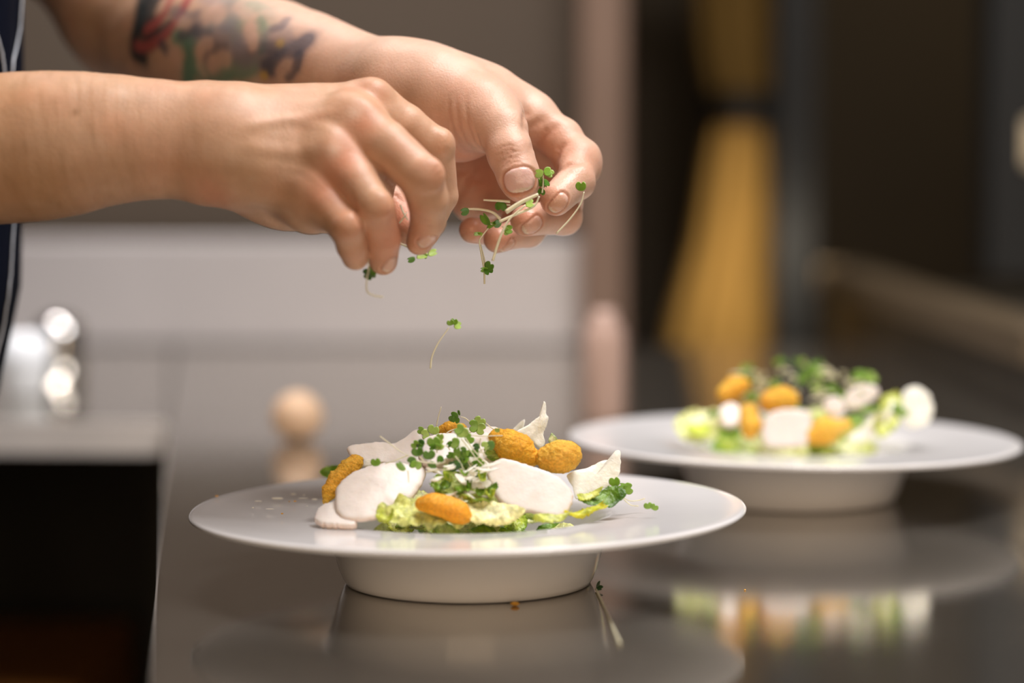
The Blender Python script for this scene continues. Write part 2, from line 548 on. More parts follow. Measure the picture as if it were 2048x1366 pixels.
adopt(mesh_obj('tie_band', vs, fs, M['blackpost']), root)
tag(box('curtain_rail', M['blackpost'], X(1300, d), X(1760, d), d - .02, d + .02, Z(-262, d) - .002, Z(-262, d) + .03), 'dark rail above the frame holding the yellow cloth', 'rail')
tag(box('black_post', M['blackpost'], X(1548, 3.05), X(1625, 3.05), 3.03, 3.08, 0, 2.6), 'black upright post right of the yellow cloth', 'post')
tag(box('dark_cupboard', M['walldark'], X(1250, 3.6), X(1440, 3.6), 3.6, 4.0, 0, 2.5, bevel=.01), 'tall dark cupboard behind the yellow cloth', 'cupboard')
root = empty('side_cabinet', (0.7, 2.2, 0))
tag(root, 'dark steel cabinet with a brown top rail at the right edge', 'cabinet')
xr0 = 0.385
def rail_x(y): return 0.39 - 0.035 * (y - 1.9)
zt = Z(660, 1.9)
prism('body', M['darksteel'], [(rail_x(1.75) + .26, 1.4), (1.3, 1.4), (1.3, 2.9), (rail_x(2.9) + .012, 2.9), (rail_x(2.62)+.012, 2.62), (.65, 2.62)], 0.0, zt - .028, root)
prism('top_rail', M['rail'], [(rail_x(1.9), 1.9), (rail_x(1.9) + .05, 1.9), (rail_x(2.9) + .05, 2.9), (rail_x(2.9), 2.9)], zt - .028, zt, root, bevel=.003)
prism('rail_bracket', M['darksteel'], [(rail_x(1.9) + .012, 1.9), (rail_x(1.9) + .04, 1.9), (rail_x(2.61) + .04, 2.60), (rail_x(2.61) + .012, 2.60)], TZ + .0005, zt - .028, root)
# pale cup shape for a highlight on the far left, peach egg, cream cup at right edge
def little_cup(name, px, py, d, r, h, m, label, cat):
    c = P(px, py, d); c[2] = max(c[2], TZ)
    prof = [(0.001, 0), (r*.72, 0), (r*.8, h*.05), (r, h*.55), (r*1.02, h), (r*.95, h), (r*.9, h*.5), (r*.65, h*.12), (0.001, h*.1)]
    o = lathe(name, m, prof, c, 48); return tag(o, label, cat)
M['chrome'] = mat('chrome', (0.8, 0.78, 0.76, 1), 0.12, metal=1.0, noise_scale=20, noise_amt=.03)
c = onplane(52, 790, TZ + .0002)
little_cup('highlight_cup', 52, 790, c[1], .021, .050, M['white'], 'small white cup shape added for a blurred highlight beside the apron', 'cup')  # cup shape added in place of a blurred highlight on polished steel
c = onplane(112, 775, TZ + .0002)
o = lathe('steel_shaker', M['chrome'], [(0.001, 0), (.021, 0), (.022, .03), (.022, .045), (.018, .056), (.008, .062), (0.001, .063)], (c[0], c[1] + .02, TZ), 48)
tag(o, 'small rounded steel shaker behind the white cup shape', 'shaker')
c = onplane(595, 880, TZ)
v = []
for i in range(25):
    t = PI * i / 24
    v.append((0.0185 * math.sin(t) * (1 + .08 * math.cos(t)) + 1e-4, .0175 - 0.0175 * math.cos(t)))
tag(lathe('peach_egg', M['egg'], v, (c[0], c[1] + 0.0, TZ), 48), 'small peach coloured egg out of focus on the counter', 'egg')
c = P(2082, 290, 2.6)
root = empty('wall_switch', (c[0], 2.9, c[2]))
st(box('trim_1', M['blackpost'], c[0] - .05, c[0] + .6, 2.62, 2.70, zt + .002, 2.6))
tag(root, 'cream wall switch at the right edge', 'switch')
box('plate', M['cream'], c[0] - .014, c[0] + .05, 2.612, 2.62, c[2] - .022, c[2] + .026, root, bevel=.004)
box('rocker', M['cream'], c[0] - .004, c[0] + .02, 2.606, 2.612, c[2] - .010, c[2] + .012, root, bevel=.002)

M['pink'] = mat('pinkish_glaze', lin(186, 156, 142), 0.4, noise_scale=30, noise_amt=0.03)
c = onplane(1208, 838, TZ + .0002)
tag(lathe('bottle', M['pink'], [(0.001, 0), (.0155, 0), (.0168, .003), (.0168, .060), (.0150, .070), (.0095, .078), (.0090, .084), (.001, .085)], (c[0], c[1], TZ + .0002), 48), 'pale pinkish bottle standing before the post, blurred', 'bottle')

# ------------------------------------------------------------------ the two plates
R_RIM = 0.1352; RZ = 0.0352
def plate(cx, cy, label, tilt):
    pr = [(0.0005, 0.0014), (0.045, 0.0012), (0.0555, 0.0004), (0.0580, 0.0), (0.0598, 0.0006), (0.0612, 0.003), (0.0632, 0.008), (0.0655, 0.0160), (0.0680, 0.0245), (0.0692, 0.0292), (0.0705, 0.0312), (0.0740, 0.0322),
          (0.100, 0.0330), (0.128, 0.0338), (0.1335, 0.0342), (0.1350, 0.0352), (0.1351, 0.0361), (0.1345, 0.0369), (0.1330, 0.0372), (0.128, 0.0368), (0.100, 0.0358), (0.0725, 0.0350), (0.0690, 0.0342),
          (0.0668, 0.0318), (0.0655, 0.0280), (0.0630, 0.0175), (0.0600, 0.0090), (0.0550, 0.0052), (0.040, 0.0040), (0.0005, 0.0038)]
    def wob(v):
        # the thrown rim sits a touch out of level on its foot
        k = np.clip(v[:, :, 2] / RZ, 0, 1)**2
        v[:, :, 2] += v[:, :, 0] * tilt * k
        return v
    o = lathe('plate', M['porcelain'], pr, (cx, cy, TZ + 0.0002), 160, wob=wob)
    return tag(o, label, 'plate', 'wide rimmed white plates')

D1 = 1.218
c1 = P(936, 1019, D1); P1 = np.array([c1[0], c1[1], TZ])
c2 = P(1588, 880, 1.5); P2 = np.array([c2[0], c2[1], TZ])
plate(P1[0], P1[1], 'nearer wide-rimmed white plate in focus under the hands', 0.012)
plate(P2[0], P2[1], 'farther wide-rimmed white plate out of focus at the right', -0.012)
# ------------------------------------------------------------------ the chef
def seg(a, b, k=None):
    """cap between two joints given as (px, py, depth, radius in px)"""
    A = P(*a[:3]); B = P(*b[:3])
    return cap(A, B, a[3] * a[2] / FPX, b[3] * b[2] / FPX)


def ball(px, py, d, rx, ry=None, rd=None, rot=0.0):
    """ellipsoid: half sizes in px across, up and in depth; rot turns it in the picture plane (degrees)"""
    s = d / FPX; ry = ry or rx; rd = rd or rx
    a = math.radians(rot)
    ax = math.cos(a) * RT + math.sin(a) * UP; ay = -math.sin(a) * RT + math.cos(a) * UP
    return ell(P(px, py, d), (rx * s, ry * s, rd * s), (ax, ay, FW))


def finger(joints, k=0.0015):
    fs = [seg(joints[i], joints[i + 1]) for i in range(len(joints) - 1)]
    return union(fs, k)


def flat(a, b, dep_a, dep_b, n1=UP):
    """forearm piece: joints (px,py,d,half height px), half depth px"""
    A = P(*a[:3]); B = P(*b[:3]); sa = a[2] / FPX; sb = b[2] / FPX
    return etube(A, B, (a[3] * sa, dep_a * sa), (b[3] * sb, dep_b * sb), n1)


def chain(js, k=5):
    """one continuous forearm: joints (px, py, depth, half height px, half depth px), eased between"""
    C_ = catmull([np.concatenate([P(*j[:3]), [j[3] * j[2] / FPX, j[4] * j[2] / FPX]]) for j in js], k)
    C_ = np.array(C_); A = C_[:-1]; B = C_[1:]; ab = B[:, :3] - A[:, :3]; L = (ab**2).sum(1)
    T = np.gradient(C_[:, :3], axis=0); T /= np.linalg.norm(T, axis=1)[:, None]

    def f(p):
        best = np.full(len(p), 1e9); bi = np.zeros(len(p), int); bt = np.zeros(len(p))
        for i in range(len(A)):
            t = np.clip(((p - A[i, :3]) @ ab[i]) / L[i], 0, 1)
            d = ((p - A[i, :3] - t[:, None] * ab[i])**2).sum(1)
            m_ = d < best; best[m_] = d[m_]; bi[m_] = i; bt[m_] = t[m_]
        c = A[bi] * (1 - bt[:, None]) + B[bi] * bt[:, None]
        ax = T[bi] * (1 - bt[:, None]) + T[bi + 1] * bt[:, None]
        n1 = UP[None] - (ax @ UP)[:, None] * ax; n1 /= np.linalg.norm(n1, axis=1)[:, None]; n2 = np.cross(ax, n1)
        q = p - c[:, :3]; x = (q * n1).sum(1); y = (q * n2).sum(1); z = (q * ax).sum(1)
        ra = c[:, 3]; rb = c[:, 4]; rm = np.minimum(ra, rb)
        k0 = np.sqrt((x/ra)**2 + (y/rb)**2 + (z/rm)**2); k1 = np.sqrt((x/ra**2)**2 + (y/rb**2)**2 + (z/rm**2)**2) + 1e-9
        return k0 * (k0 - 1) / k1
    return f


def assemble(base, fingers, kf=0.007, kk=0.0008):
    def f(p):
        b = base(p); out = None
        for g, k in fingers:
            d = smin(b, g(p), k or kf)
            out = d if out is None else smin(out, d, kk)
        return out
    return f


# right hand: nearest the camera, back of the hand seen, fingers pointing down and pinching sprouts
ELB_R = (-330, 330, 1.16)
arm_r = chain([(-330, 335, 1.17, 165, 150), (-160, 312, 1.165, 158, 140), (0, 297, 1.162, 149, 124), (100, 291, 1.16, 147, 116), (200, 280, 1.16, 133, 104), (300, 278, 1.162, 120, 92), (380, 283, 1.163, 115, 84), (460, 292, 1.163, 116, 82)])
base_r = union([
    arm_r,
    seg((430, 232, 1.1760, 62), (735, 207, 1.1740, 40)),
    seg((430, 262, 1.1660, 66), (700, 248, 1.1615, 40)),
    seg((430, 300, 1.1620, 66), (662, 314, 1.1540, 39)),
    seg((430, 328, 1.1640, 66), (628, 388, 1.1540, 39)),
    seg((712, 244, 1.1640, 40), (668, 312, 1.1575, 39)), seg((668, 312, 1.1575, 39), (634, 388, 1.1570, 38)),
    ball(690, 300, 1.160, 62, 84, 34, 25),
    ball(570, 375, 1.1780, 120, 84, 62, -8),
    ball(620, 320, 1.1900, 120, 110, 60),
    ball(690, 385, 1.186, 92, 78, 44),
    ball(735, 330, 1.176, 60, 60, 34),
    ball(628, 418, 1.160, 52, 44, 36),
    seg((480, 270, 1.1980, 70), (640, 330, 1.2180, 50)),
], 0.012)
fr = [
    (finger([(745, 207, 1.174, 45), (810, 250, 1.177, 42), (870, 296, 1.181, 39), (884, 392, 1.190, 32), (852, 468, 1.200, 26)]), 0.010),      # index
    (finger([(706, 240, 1.160, 46), (770, 290, 1.153, 48), (842, 354, 1.147, 45), (856, 400, 1.151, 41), (856, 442, 1.159, 35.5), (840, 482, 1.168, 28)]), 0.010),      # middle
    (finger([(665, 310, 1.153, 44), (712, 362, 1.146, 43), (752, 415, 1.139, 38), (768, 478, 1.149, 33.5), (766, 522, 1.157, 29)]), 0.010),     # ring
    (finger([(632, 385, 1.153, 42), (664, 420, 1.146, 40), (694, 456, 1.138, 34), (704, 492, 1.144, 30), (711, 514, 1.149, 27.5)]), 0.010),      # little
    (finger([(560, 330, 1.218, 60), (700, 400, 1.230, 44), (782, 410, 1.218, 46), (816, 458, 1.208, 31)]), 0.014),       # thumb
]
knob_r = [ball(712, 224, 1.1535, 24, 20, 12), ball(670, 297, 1.1465, 22, 19, 12), ball(632, 378, 1.1465, 22, 22, 10), ball(752, 180, 1.168, 22, 16, 18, -30),
          ball(866, 350, 1.1400, 20, 26, 8), ball(886, 284, 1.176, 14, 20, 18), ball(700, 452, 1.1330, 12, 15, 7), ball(758, 410, 1.1335, 14, 18, 7)]
_f0 = assemble(base_r, fr)
sdf_r = lambda p: smin(_f0(p), union(knob_r, 0.001)(p), 0.006)

# left hand: farther, thumb in front with its nail to the camera, the other fingers curled under
arm_l = chain([(262, 20, 1.47, 138, 122), (340, 66, 1.42, 140, 124), (430, 92, 1.37, 132, 118), (560, 122, 1.32, 118, 104), (640, 140, 1.295, 106, 94), (720, 165, 1.272, 98, 84), (830, 186, 1.245, 92, 78)])
# upper arm rising behind, out of the frame
SH_L = P(-330, -560, 1.60)
up_l = cap(P(262, 0, 1.475), SH_L, 0.036, 0.056)
base_l = union([
    arm_l,
    seg((790, 175, 1.25, 84), (905, 195, 1.243, 80)),
    seg((880, 190, 1.238, 80), (985, 235, 1.225, 56)),                 # thumb metacarpal
    seg((860, 150, 1.262, 58), (1062, 240, 1.252, 44)),                # index metacarpal
    seg((880, 185, 1.275, 60), (1085, 300, 1.272, 42)),
    seg((880, 235, 1.285, 60), (1050, 360, 1.288, 40)),
    seg((880, 265, 1.290, 58), (1000, 395, 1.295, 40)),
    ball(940, 372, 1.282, 52, 76, 50, 15),
    ball(925, 240, 1.240, 78, 84, 40, -30),
    ball(990, 190, 1.250, 70, 46, 40, -32),
], 0.012)
fl = [
    (finger([(965, 228, 1.224, 62), (1004, 262, 1.212, 49), (1021, 305, 1.204, 45), (1037, 352, 1.199, 42), (1042, 369, 1.198, 37)], 0.002), 0.012),   # thumb
    (finger([(1070, 245, 1.250, 43), (1120, 278, 1.247, 42), (1152, 318, 1.240, 42), (1153, 362, 1.226, 37), (1112, 398, 1.213, 33)], 0.003), 0.007),    # index
    (finger([(1085, 300, 1.272, 40), (1130, 375, 1.270, 38), (1128, 434, 1.248, 34), (1052, 441, 1.226, 31)], 0.003), 0.007),                          # middle
    (finger([(1050, 360, 1.288, 38), (1105, 420, 1.280, 33), (1058, 463, 1.255, 29), (994, 479, 1.238, 27.5)], 0.003), 0.007),                           # ring
    (finger([(1000, 395, 1.295, 36), (1050, 440, 1.290, 28), (1000, 466, 1.265, 26), (944, 461, 1.248, 25.5)], 0.003), 0.007),                           # little
]
_g0 = assemble(base_l, fl)
knob_l = [ball(1180, 330, 1.240, 16, 30, 18), ball(1066, 214, 1.255, 40, 22, 26, -35)]
sdf_l = lambda p: smin(smin(_g0(p), union(knob_l, .001)(p), 0.010), up_l(p), 0.03)


def bounds(pts, pad):
    a = np.array(pts); return a.min(0) - pad, a.max(0) + pad


SK = np.array([0.575, 0.335, 0.205]); SKP = np.array([0.70, 0.42, 0.31]); RED = np.array([0.66, 0.235, 0.13]); PALE = np.array([0.80, 0.56, 0.42])


def arm_mesh(f, lo, hi, h, seed):
    V, Fc, N = polygonize(f, lo, hi, h)
    V = V + N * (waves(V, 140, seed) * 0.00025)[:, None]
    col = np.repeat(SK[None], len(V), 0)
    t = np.clip(0.5 + 0.5 * waves(V, 70, seed + 1), 0, 1)
    col = mix(col, SKP, 0.35 * t)
    t = np.clip(waves(V, 160, seed + 2) * 0.5 - 0.1, 0, 1)
    col = mix(col, RED, 0.26 * t)
    t = np.clip(waves(V, 420, seed + 3) * 0.5, 0, 1)
    col = mix(col, PALE, 0.20 * t)
    return V, Fc, N, col


def nail(V, N, col, alpha, s, px, py, ang, a, b, tone=(0.74, 0.47, 0.40), lift=0.0004, free=0.16):
    """Nail plate: centre seen at (px,py); ang = direction of the free edge in the picture; a, b half length/width in mm."""
    i = s.pick(px, py)
    c = V[i]; n = N[i]
    t = math.cos(ang) * RT - math.sin(ang) * UP; t = t - (t @ n) * n; t /= np.linalg.norm(t); u = np.cross(n, t)
    q = V - c; x = (q @ t) / (a * .001); y = (q @ u) / (b * .001); z = q @ n
    near = (np.abs(z) < 0.010) & (N @ n > -0.2)
    rr = (np.abs(np.where(x > 0, x / 1.0, x))**2.6 + np.abs(y)**2.6)**(1 / 2.6)
    ins = near & (rr < 1.0)
    edge = np.where(near, np.exp(-((rr - 1.06) / 0.085)**2), 0)
    V += N * (-0.00055 * edge)[:, None]
    V += N * (np.where(ins, lift * (1 - rr**6), 0))[:, None]
    fold = np.where(near, np.exp(-((rr - 1.25) / 0.12)**2), 0)
    V += N * (0.00022 * fold)[:, None]
    col[:] = mix(col, (0.42, 0.13, 0.06), 0.62 * edge)
    m_ = ins.astype(float)
    col[:] = mix(col, tone, 0.85 * m_)
    fe = np.where(ins & (x > 1 - free * 2), 1.0, 0.0)
    col[:] = mix(col, (0.80, 0.66, 0.50), 0.6 * fe)
    lun = np.where(ins & (x < -0.62), 1.0, 0.0); col[:] = mix(col, (0.82, 0.60, 0.54), 0.4 * lun)
    alpha[:] = np.maximum(alpha, m_)


def crease(V, N, col, s, lines, w=0.0006, dep=0.0004, tint=0.35, tc=(0.36, 0.13, 0.06)):
    for L in lines:
        pts = s.line(L)
        if len(pts) < 2: continue
        m_ = falloff(V, pts, w, True)
        V -= N * (dep * m_)[:, None]
        m2 = falloff(V, pts, w * 2.4, True)
        V += N * (dep * 0.25 * m2)[:, None]
        col[:] = mix(col, tc, tint * m_)


def skin_tint(V, col, s, spots, tone=RED):
    for (px, py, r, amt) in spots:
        i = s.pick(px, py)
        if i is None: continue
        m_ = np.exp(-((V - V[i])**2).sum(1) / (2 * (r * 0.001)**2))
        col[:] = mix(col, tone, amt * m_)


# ---- right arm
H = 0.00075
lo, hi = bounds([P(-420, 560, 1.14), P(-420, 60, 1.14), P(950, 560, 1.20), P(950, 60, 1.20), P(0, 300, 1.08), P(0, 300, 1.26)], 0.0)
Vr, Fr, Nr, Cr = arm_mesh(sdf_r, lo, hi, H, 11)
sr = Surf(Vr, Nr); Ar = np.zeros(len(Vr))
crease(Vr, Nr, Cr, sr, [[(758, 332), (775, 362), (800, 395), (818, 410)], [(700, 385), (715, 430), (735, 470)]], 0.0009, 0.0006, 0.5)
crease(Vr, Nr, Cr, sr, [[(862, 352), (872, 340), (880, 326)], [(866, 362), (876, 352), (886, 342)], [(775, 430), (790, 422)], [(778, 441), (792, 434)], [(715, 466), (730, 458)],
                        [(840, 440), (862, 446)], [(845, 452), (866, 456)], [(768, 480), (782, 482)]], 0.0005, 0.0003, 0.22)
# tendons and a vein on the back of the hand
for L, w_, dp in (([(500, 250), (560, 238), (620, 228), (690, 222)], .0022, -.0007), ([(480, 290), (560, 300), (640, 298)], .0024, -.0006), ([(500, 330), (570, 352), (620, 368)], .0026, -.0004),
                  ([(470, 262), (520, 243), (580, 236), (640, 250), (690, 262)], .0020, -.0005), ([(540, 330), (610, 340), (650, 372)], .0012, -.0003)):
    crease(Vr, Nr, Cr, sr, [L], w_, dp, 0.0)
crease(Vr, Nr, Cr, sr, [[(690, 262), (700, 330)], [(655, 335), (672, 400)]], .0045, .0006, 0.15, RED)
skin_tint(Vr, Cr, sr, [(722, 240, 7, .55), (690, 308, 6, .45), (640, 385, 7, .40), (750, 180, 6, .35), (872, 345, 7, .30), (780, 420, 5, .25), (700, 470, 5, .3),
                   (836, 490, 5, .35), (766, 530, 5, .25), (710, 520, 5, .25), (420, 400, 8, .35), (340, 320, 9, .22), (560, 205, 4, .25), (800, 470, 10, .7), (800, 425, 9, .7), (660, 345, 8, .3)])  # two strongest spots paint shade onto the thumb between the fingers
skin_tint(Vr, Cr, sr, [(708, 222, 2.6, .65), (669, 298, 2.4, .6), (570, 236, 6, .25)], PALE)
skin_tint(Vr, Cr, sr, [(152, 222, 1.3, .7), (60, 420, 25, .2)], (0.20, 0.09, 0.04))  # small dark spot, plus forearm underside shade painted broadly
nail(Vr, Nr, Cr, Ar, sr, 855, 487, 2.05, 4.8, 3.6, tone=(.68, .41, .31))
nail(Vr, Nr, Cr, Ar, sr, 783, 533, 1.75, 4.4, 3.2, tone=(.66, .40, .30))
# fine dark hair streaking the forearm skin
q = Vr - P(0, 300, 1.16)
hair = np.clip(waves(np.stack([q[:, 0] * 3 + q[:, 2] * .8, q[:, 1] * .5, q[:, 2] * .7], 1), 330, 5, 24) * 0.7, 0, 1) * np.clip((560 - sr.x) / 400, 0, 1)
Cr[:] = mix(Cr, (0.33, 0.17, 0.08), 0.30 * hair)
Cr[:] = mix(Cr, (0.50, 0.27, 0.12), 0.40 * np.clip((520 - sr.x) / 500, 0, 1))  # shading towards the elbow, mixed into the skin as brown

# ---- left arm
lo, hi = bounds([P(-380, 300, 1.50), P(-380, -640, 1.62), P(1230, 540, 1.20), P(1230, -100, 1.20), P(1000, 300, 1.16), SH_L], 0.03)
Vl, Fl, Nl, Cl = arm_mesh(sdf_l, lo, hi, 0.0008, 21)
sl = Surf(Vl, Nl); Al = np.zeros(len(Vl))
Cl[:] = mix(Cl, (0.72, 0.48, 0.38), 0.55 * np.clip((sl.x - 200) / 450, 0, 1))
z4 = lambda x, y: (820 + x / 3.415, 80 + y / 3.415)
crease(Vl, Nl, Cl, sl, [
    [z4(590, 750), z4(620, 725), z4(680, 705), z4(740, 730)], [z4(570, 790), z4(640, 775), z4(700, 790), z4(780, 775)], [z4(560, 830), z4(650, 830), z4(720, 825), z4(800, 845)],
    [z4(640, 742), z4(690, 735), z4(730, 760)], [z4(600, 815), z4(660, 800), z4(760, 805)], [z4(610, 860), z4(680, 850), z4(740, 850)], [z4(680, 715), z4(690, 760)], [z4(620, 765), z4(700, 758), z4(770, 752)]], 0.00048, 0.00036, 0.28)
crease(Vl, Nl, Cl, sl, [
    [z4(305, 370), z4(310, 480), z4(330, 600), z4(370, 700), z4(430, 770)], [z4(375, 370), z4(375, 480), z4(390, 600), z4(430, 710), z4(475, 760)], [z4(250, 380), z4(255, 500), z4(290, 640), z4(340, 740)],
    [z4(430, 600), z4(460, 700), z4(500, 780)]], 0.0009, 0.00045, 0.16)
crease(Vl, Nl, Cl, sl, [
    [z4(800, 450), z4(790, 540), z4(785, 620)], [z4(930, 525), z4(870, 575), z4(800, 610)], [z4(1010, 560), z4(950, 610), z4(890, 680), z4(820, 750)], [z4(1065, 690), z4(1010, 740), z4(985, 830)],
    [z4(985, 900), z4(1060, 850), z4(1180, 820)]], 0.0017, 0.0013, 0.40)
crease(Vl, Nl, Cl, sl, [[z4(500, 870), z4(420, 950), z4(340, 1060), z4(300, 1180)], [z4(540, 960), z4(440, 960), z4(380, 990)], [z4(280, 930), z4(400, 900)]], 0.0013, 0.0009, 0.35)
skin_tint(Vl, Cl, sl, [(1035, 398, 6, .6), (1092, 420, 6, .55), (1110, 380, 5, .25), (1045, 440, 7, .55), (994, 482, 7, .5), (946, 462, 7, .5), (1018, 305, 7, .2), (1130, 300, 9, .25), (1180, 320, 8, .25), (1085, 290, 8, .4),
                   (960, 350, 12, .45), (930, 320, 10, .5), (1140, 440, 8, .25), (900, 420, 8, .3), (925, 180, 14, .12)])
skin_tint(Vl, Cl, sl, [(815, 190, 6, .5), (720, 130, 6, .35)], (0.33, 0.20, 0.12))
for (px, py, r_) in ((1038, 398, 5), (1094, 408, 6), (1046, 440, 6), (994, 480, 6), (946, 460, 6), (1160, 370, 6)):
    i_ = sl.pick(px, py); Al[:] = np.maximum(Al, 0.75 * np.exp(-((Vl - Vl[i_])**2).sum(1) / (2 * (r_ * .001)**2)))   # damp fingertips
nail(Vl, Nl, Cl, Al, sl, 1040, 362, 1.35, 5.9, 7.5, tone=(0.80, 0.52, 0.46))
nail(Vl, Nl, Cl, Al, sl, 1120, 412, 2.25, 5.6, 3.6, tone=(.70,.40,.28))
nail(Vl, Nl, Cl, Al, sl, 1070, 456, 2.6, 5.6, 3.8, tone=(.70,.42,.32))
nail(Vl, Nl, Cl, Al, sl, 1020, 496, 2.5, 4.6, 3.0, tone=(.66,.40,.30))
# tattoo: ink under the skin of the left forearm, laid down patch by patch around points of the arm
INK = (0.10, 0.095, 0.12); GRN = (0.15, 0.26, 0.18); REDI = (0.42, 0.10, 0.09); GREY = (0.26, 0.22, 0.24); DRK = (0.03, 0.04, 0.045); YEL = (0.62, 0.40, 0.10)
def tz(x, y): return (220 + x / 3.2, y / 3.2)
strokes = [
    (DRK, 7, .95, [(215, -60), (190, 60), (170, 150), (145, 260), (150, 340), (200, 360)]), (DRK, 11, .93, [(290, -60), (240, 40), (210, 130), (240, 190)]), (DRK, 5, .85, [(210, 290), (300, 215), (360, 170)]),
    (REDI, 3.6, .95, [(500, -30), (440, 90), (380, 180), (300, 260), (220, 305), (160, 300)]), (REDI, 3.2, .8, [(390, -30), (340, 80), (260, 165), (215, 195)]), (REDI, 2.8, .8, [(310, 130), (235, 180)]),
    (INK, 3.6, .8, [(320, 290), (350, 320)]), (INK, 4.5, .6, [(400, 60), (470, 100), (540, 90)]),
    (GRN, 6.0, .9, [(420, 245), (500, 255), (560, 230), (620, 190)]), (GRN, 7.0, .97, [(500, 290), (510, 380), (490, 470), (500, 540)]), (GRN, 6.5, .85, [(560, 460), (640, 500), (730, 470)]),
    (GRN, 7.5, .85, [(760, 440), (830, 450), (900, 420)]), (GRN, 5.5, .6, [(720, 130), (790, 170), (800, 230)]), (GREY, 8, .7, [(560, 180), (650, 200), (740, 220), (800, 280), (850, 350)]),
    (GREY, 7, .7, [(800, 330), (900, 340), (980, 360), (1060, 380)]), (INK, 4.0, .75, [(450, 215), (530, 180), (620, 230), (660, 320), (720, 320)]), (INK, 3.6, .75, [(640, 300), (600, 370), (620, 410)]),
    (INK, 7.0, .85, [(1000, 430), (1080, 390), (1130, 330), (1200, 290), (1250, 250)]), (INK, 4.2, .85, [(1130, 480), (1180, 430), (1200, 350)]), (INK, 4.0, .8, [(990, 440), (1040, 440)]),
    (GRN, 4.0, .6, [(950, 120), (970, 220), (960, 300)]), (GRN, 6.5, .45, [(760, -40), (820, 60), (860, 100)]), (GREY, 7, .5, [(1010, 230), (1090, 200), (1120, 260)]), (INK, 4.5, .6, [(900, 310), (1010, 300), (1090, 330)]),
    (GREY, 8, .5, [(620, -60), (740, 40), (760, 130)]), (YEL, 2.6, .7, [(970, 485), (985, 490)]), (YEL, 2.5, .5, [(1075, 265), (1085, 275)]), (GRN, 6, .5, [(900, 20), (980, 60), (1010, 130)]), (INK, 3.5, .6, [(1040, 170), (1090, 160), (1120, 120)])]
SKT = (0.66, 0.42, 0.32)
strokes += [(SKT, 5.0, .8, [(560, 330), (590, 280), (625, 275)]), (SKT, 5.5, .8, [(640, 430), (700, 375), (730, 385)]), (SKT, 4.5, .85, [(890, 170), (900, 230), (908, 285)]), (SKT, 6, .75, [(620, 110), (660, 60), (690, 100)]),
            (SKT, 4.5, .6, [(810, 30), (860, 70), (900, 100)]), (SKT, 4, .5, [(440, 130), (490, 150)]), (SKT, 4.5, .7, [(1080, 465), (1120, 420)]), (SKT, 4, .6, [(380, 350), (420, 330), (430, 420)]), (SKT, 3.5, .5, [(560, 420), (590, 480)]), (SKT, 4, .5, [(1000, 60), (1040, 120)])]
for tone, wd, amt, L in strokes:
    pts = sl.line([tz(*p) for p in L])
    m_ = np.clip(falloff(Vl, pts, wd * 0.00058) * 1.5, 0, 1)
    Cl[:] = mix(Cl, tone, amt * m_)

# ---- head, neck and torso under the clothes (out of the frame)
HX, HY = -0.45, 1.38
SH_R = np.array([HX - .01, HY - 0.19, 1.44]); SH_LW = np.array([HX, HY + 0.19, 1.44])
ER = P(*ELB_R)
torso = union([
    ell((HX, HY, 1.30), (0.13, 0.19, 0.20)), ell((HX + .02, HY, 1.08), (0.145, 0.175, 0.22)), ell((HX, HY, 0.90), (0.125, 0.180, 0.15)),
    cap(SH_R, SH_LW, 0.058, 0.058),
    cap((HX, HY - .09, 0.88), (HX + .01, HY - .10, 0.50), 0.088, 0.062), cap((HX + .01, HY - .10, 0.50), (HX, HY - .11, 0.08), 0.06, 0.042),
    cap((HX, HY + .09, 0.88), (HX + .01, HY + .10, 0.50), 0.088, 0.062), cap((HX + .01, HY + .10, 0.50), (HX, HY + .11, 0.08), 0.06, 0.042)], 0.05)
neckhead = union([cap((HX, HY, 1.44), (HX + .03, HY, 1.58), 0.055, 0.052), ell((HX + .045, HY, 1.67), (0.098, 0.075, 0.115)), ell((HX + .085, HY, 1.61), (0.045, 0.05, 0.05))], 0.04)
face = union([cap((HX + .137, HY, 1.675), (HX + .157, HY, 1.645), 0.009, 0.013), ell((HX + .035, HY - .078, 1.665), (.018, .008, .03)), ell((HX + .035, HY + .078, 1.665), (.018, .008, .03))], 0.002)
upper_r = cap(ER, SH_R, 0.045, 0.058)
upper_l = cap(SH_L, SH_LW, 0.058, 0.058)
def body_sdf(p):
    d = smin(torso(p), neckhead(p), 0.03); d = smin(d, face(p), 0.012)
    d = smin(d, upper_r(p), 0.03); return smin(d, upper_l(p), 0.03)
Vb, Fb, Nb = polygonize(body_sdf, (HX - .25, HY - .40, 0.0), (HX + .26, HY + .42, 1.82), 0.009)
Cb = np.repeat(SK[None], len(Vb), 0)
for (dx, dz, r_, tone) in ((.135, 1.685, .010, (.75, .7, .65)), (.142, 1.685, .005, (.05, .03, .02))):
    for sy in (-.032, .032):
        m_ = (((Vb - np.array([HX + dx, HY + sy, dz]))**2).sum(1) < (r_ * 1.3)**2).astype(float); Cb = mix(Cb, tone, m_)
m_ = (np.abs(Vb[:, 2] - 1.60) < .008) & (np.abs(Vb[:, 1] - HY) < .028) & (Vb[:, 0] > HX + .09)
Cb = mix(Cb, (.5, .16, .12), m_.astype(float))

root = empty('person', (HX, HY, 0))
tag(root, 'person in a navy apron sprinkling sprouts, one forearm tattooed, cropped to arms and apron edge', 'person')
V = np.concatenate([Vr, Vl, Vb]); Fa = np.concatenate([Fr, Fl + len(Vr), Fb + len(Vr) + len(Vl)])
col = np.concatenate([np.c_[Cr, Ar], np.c_[Cl, Al], np.c_[Cb, np.zeros(len(Vb))]])
adopt(mesh_obj('body', V, Fa, M['skin'], col=np.clip(col, 0, 1)), root)

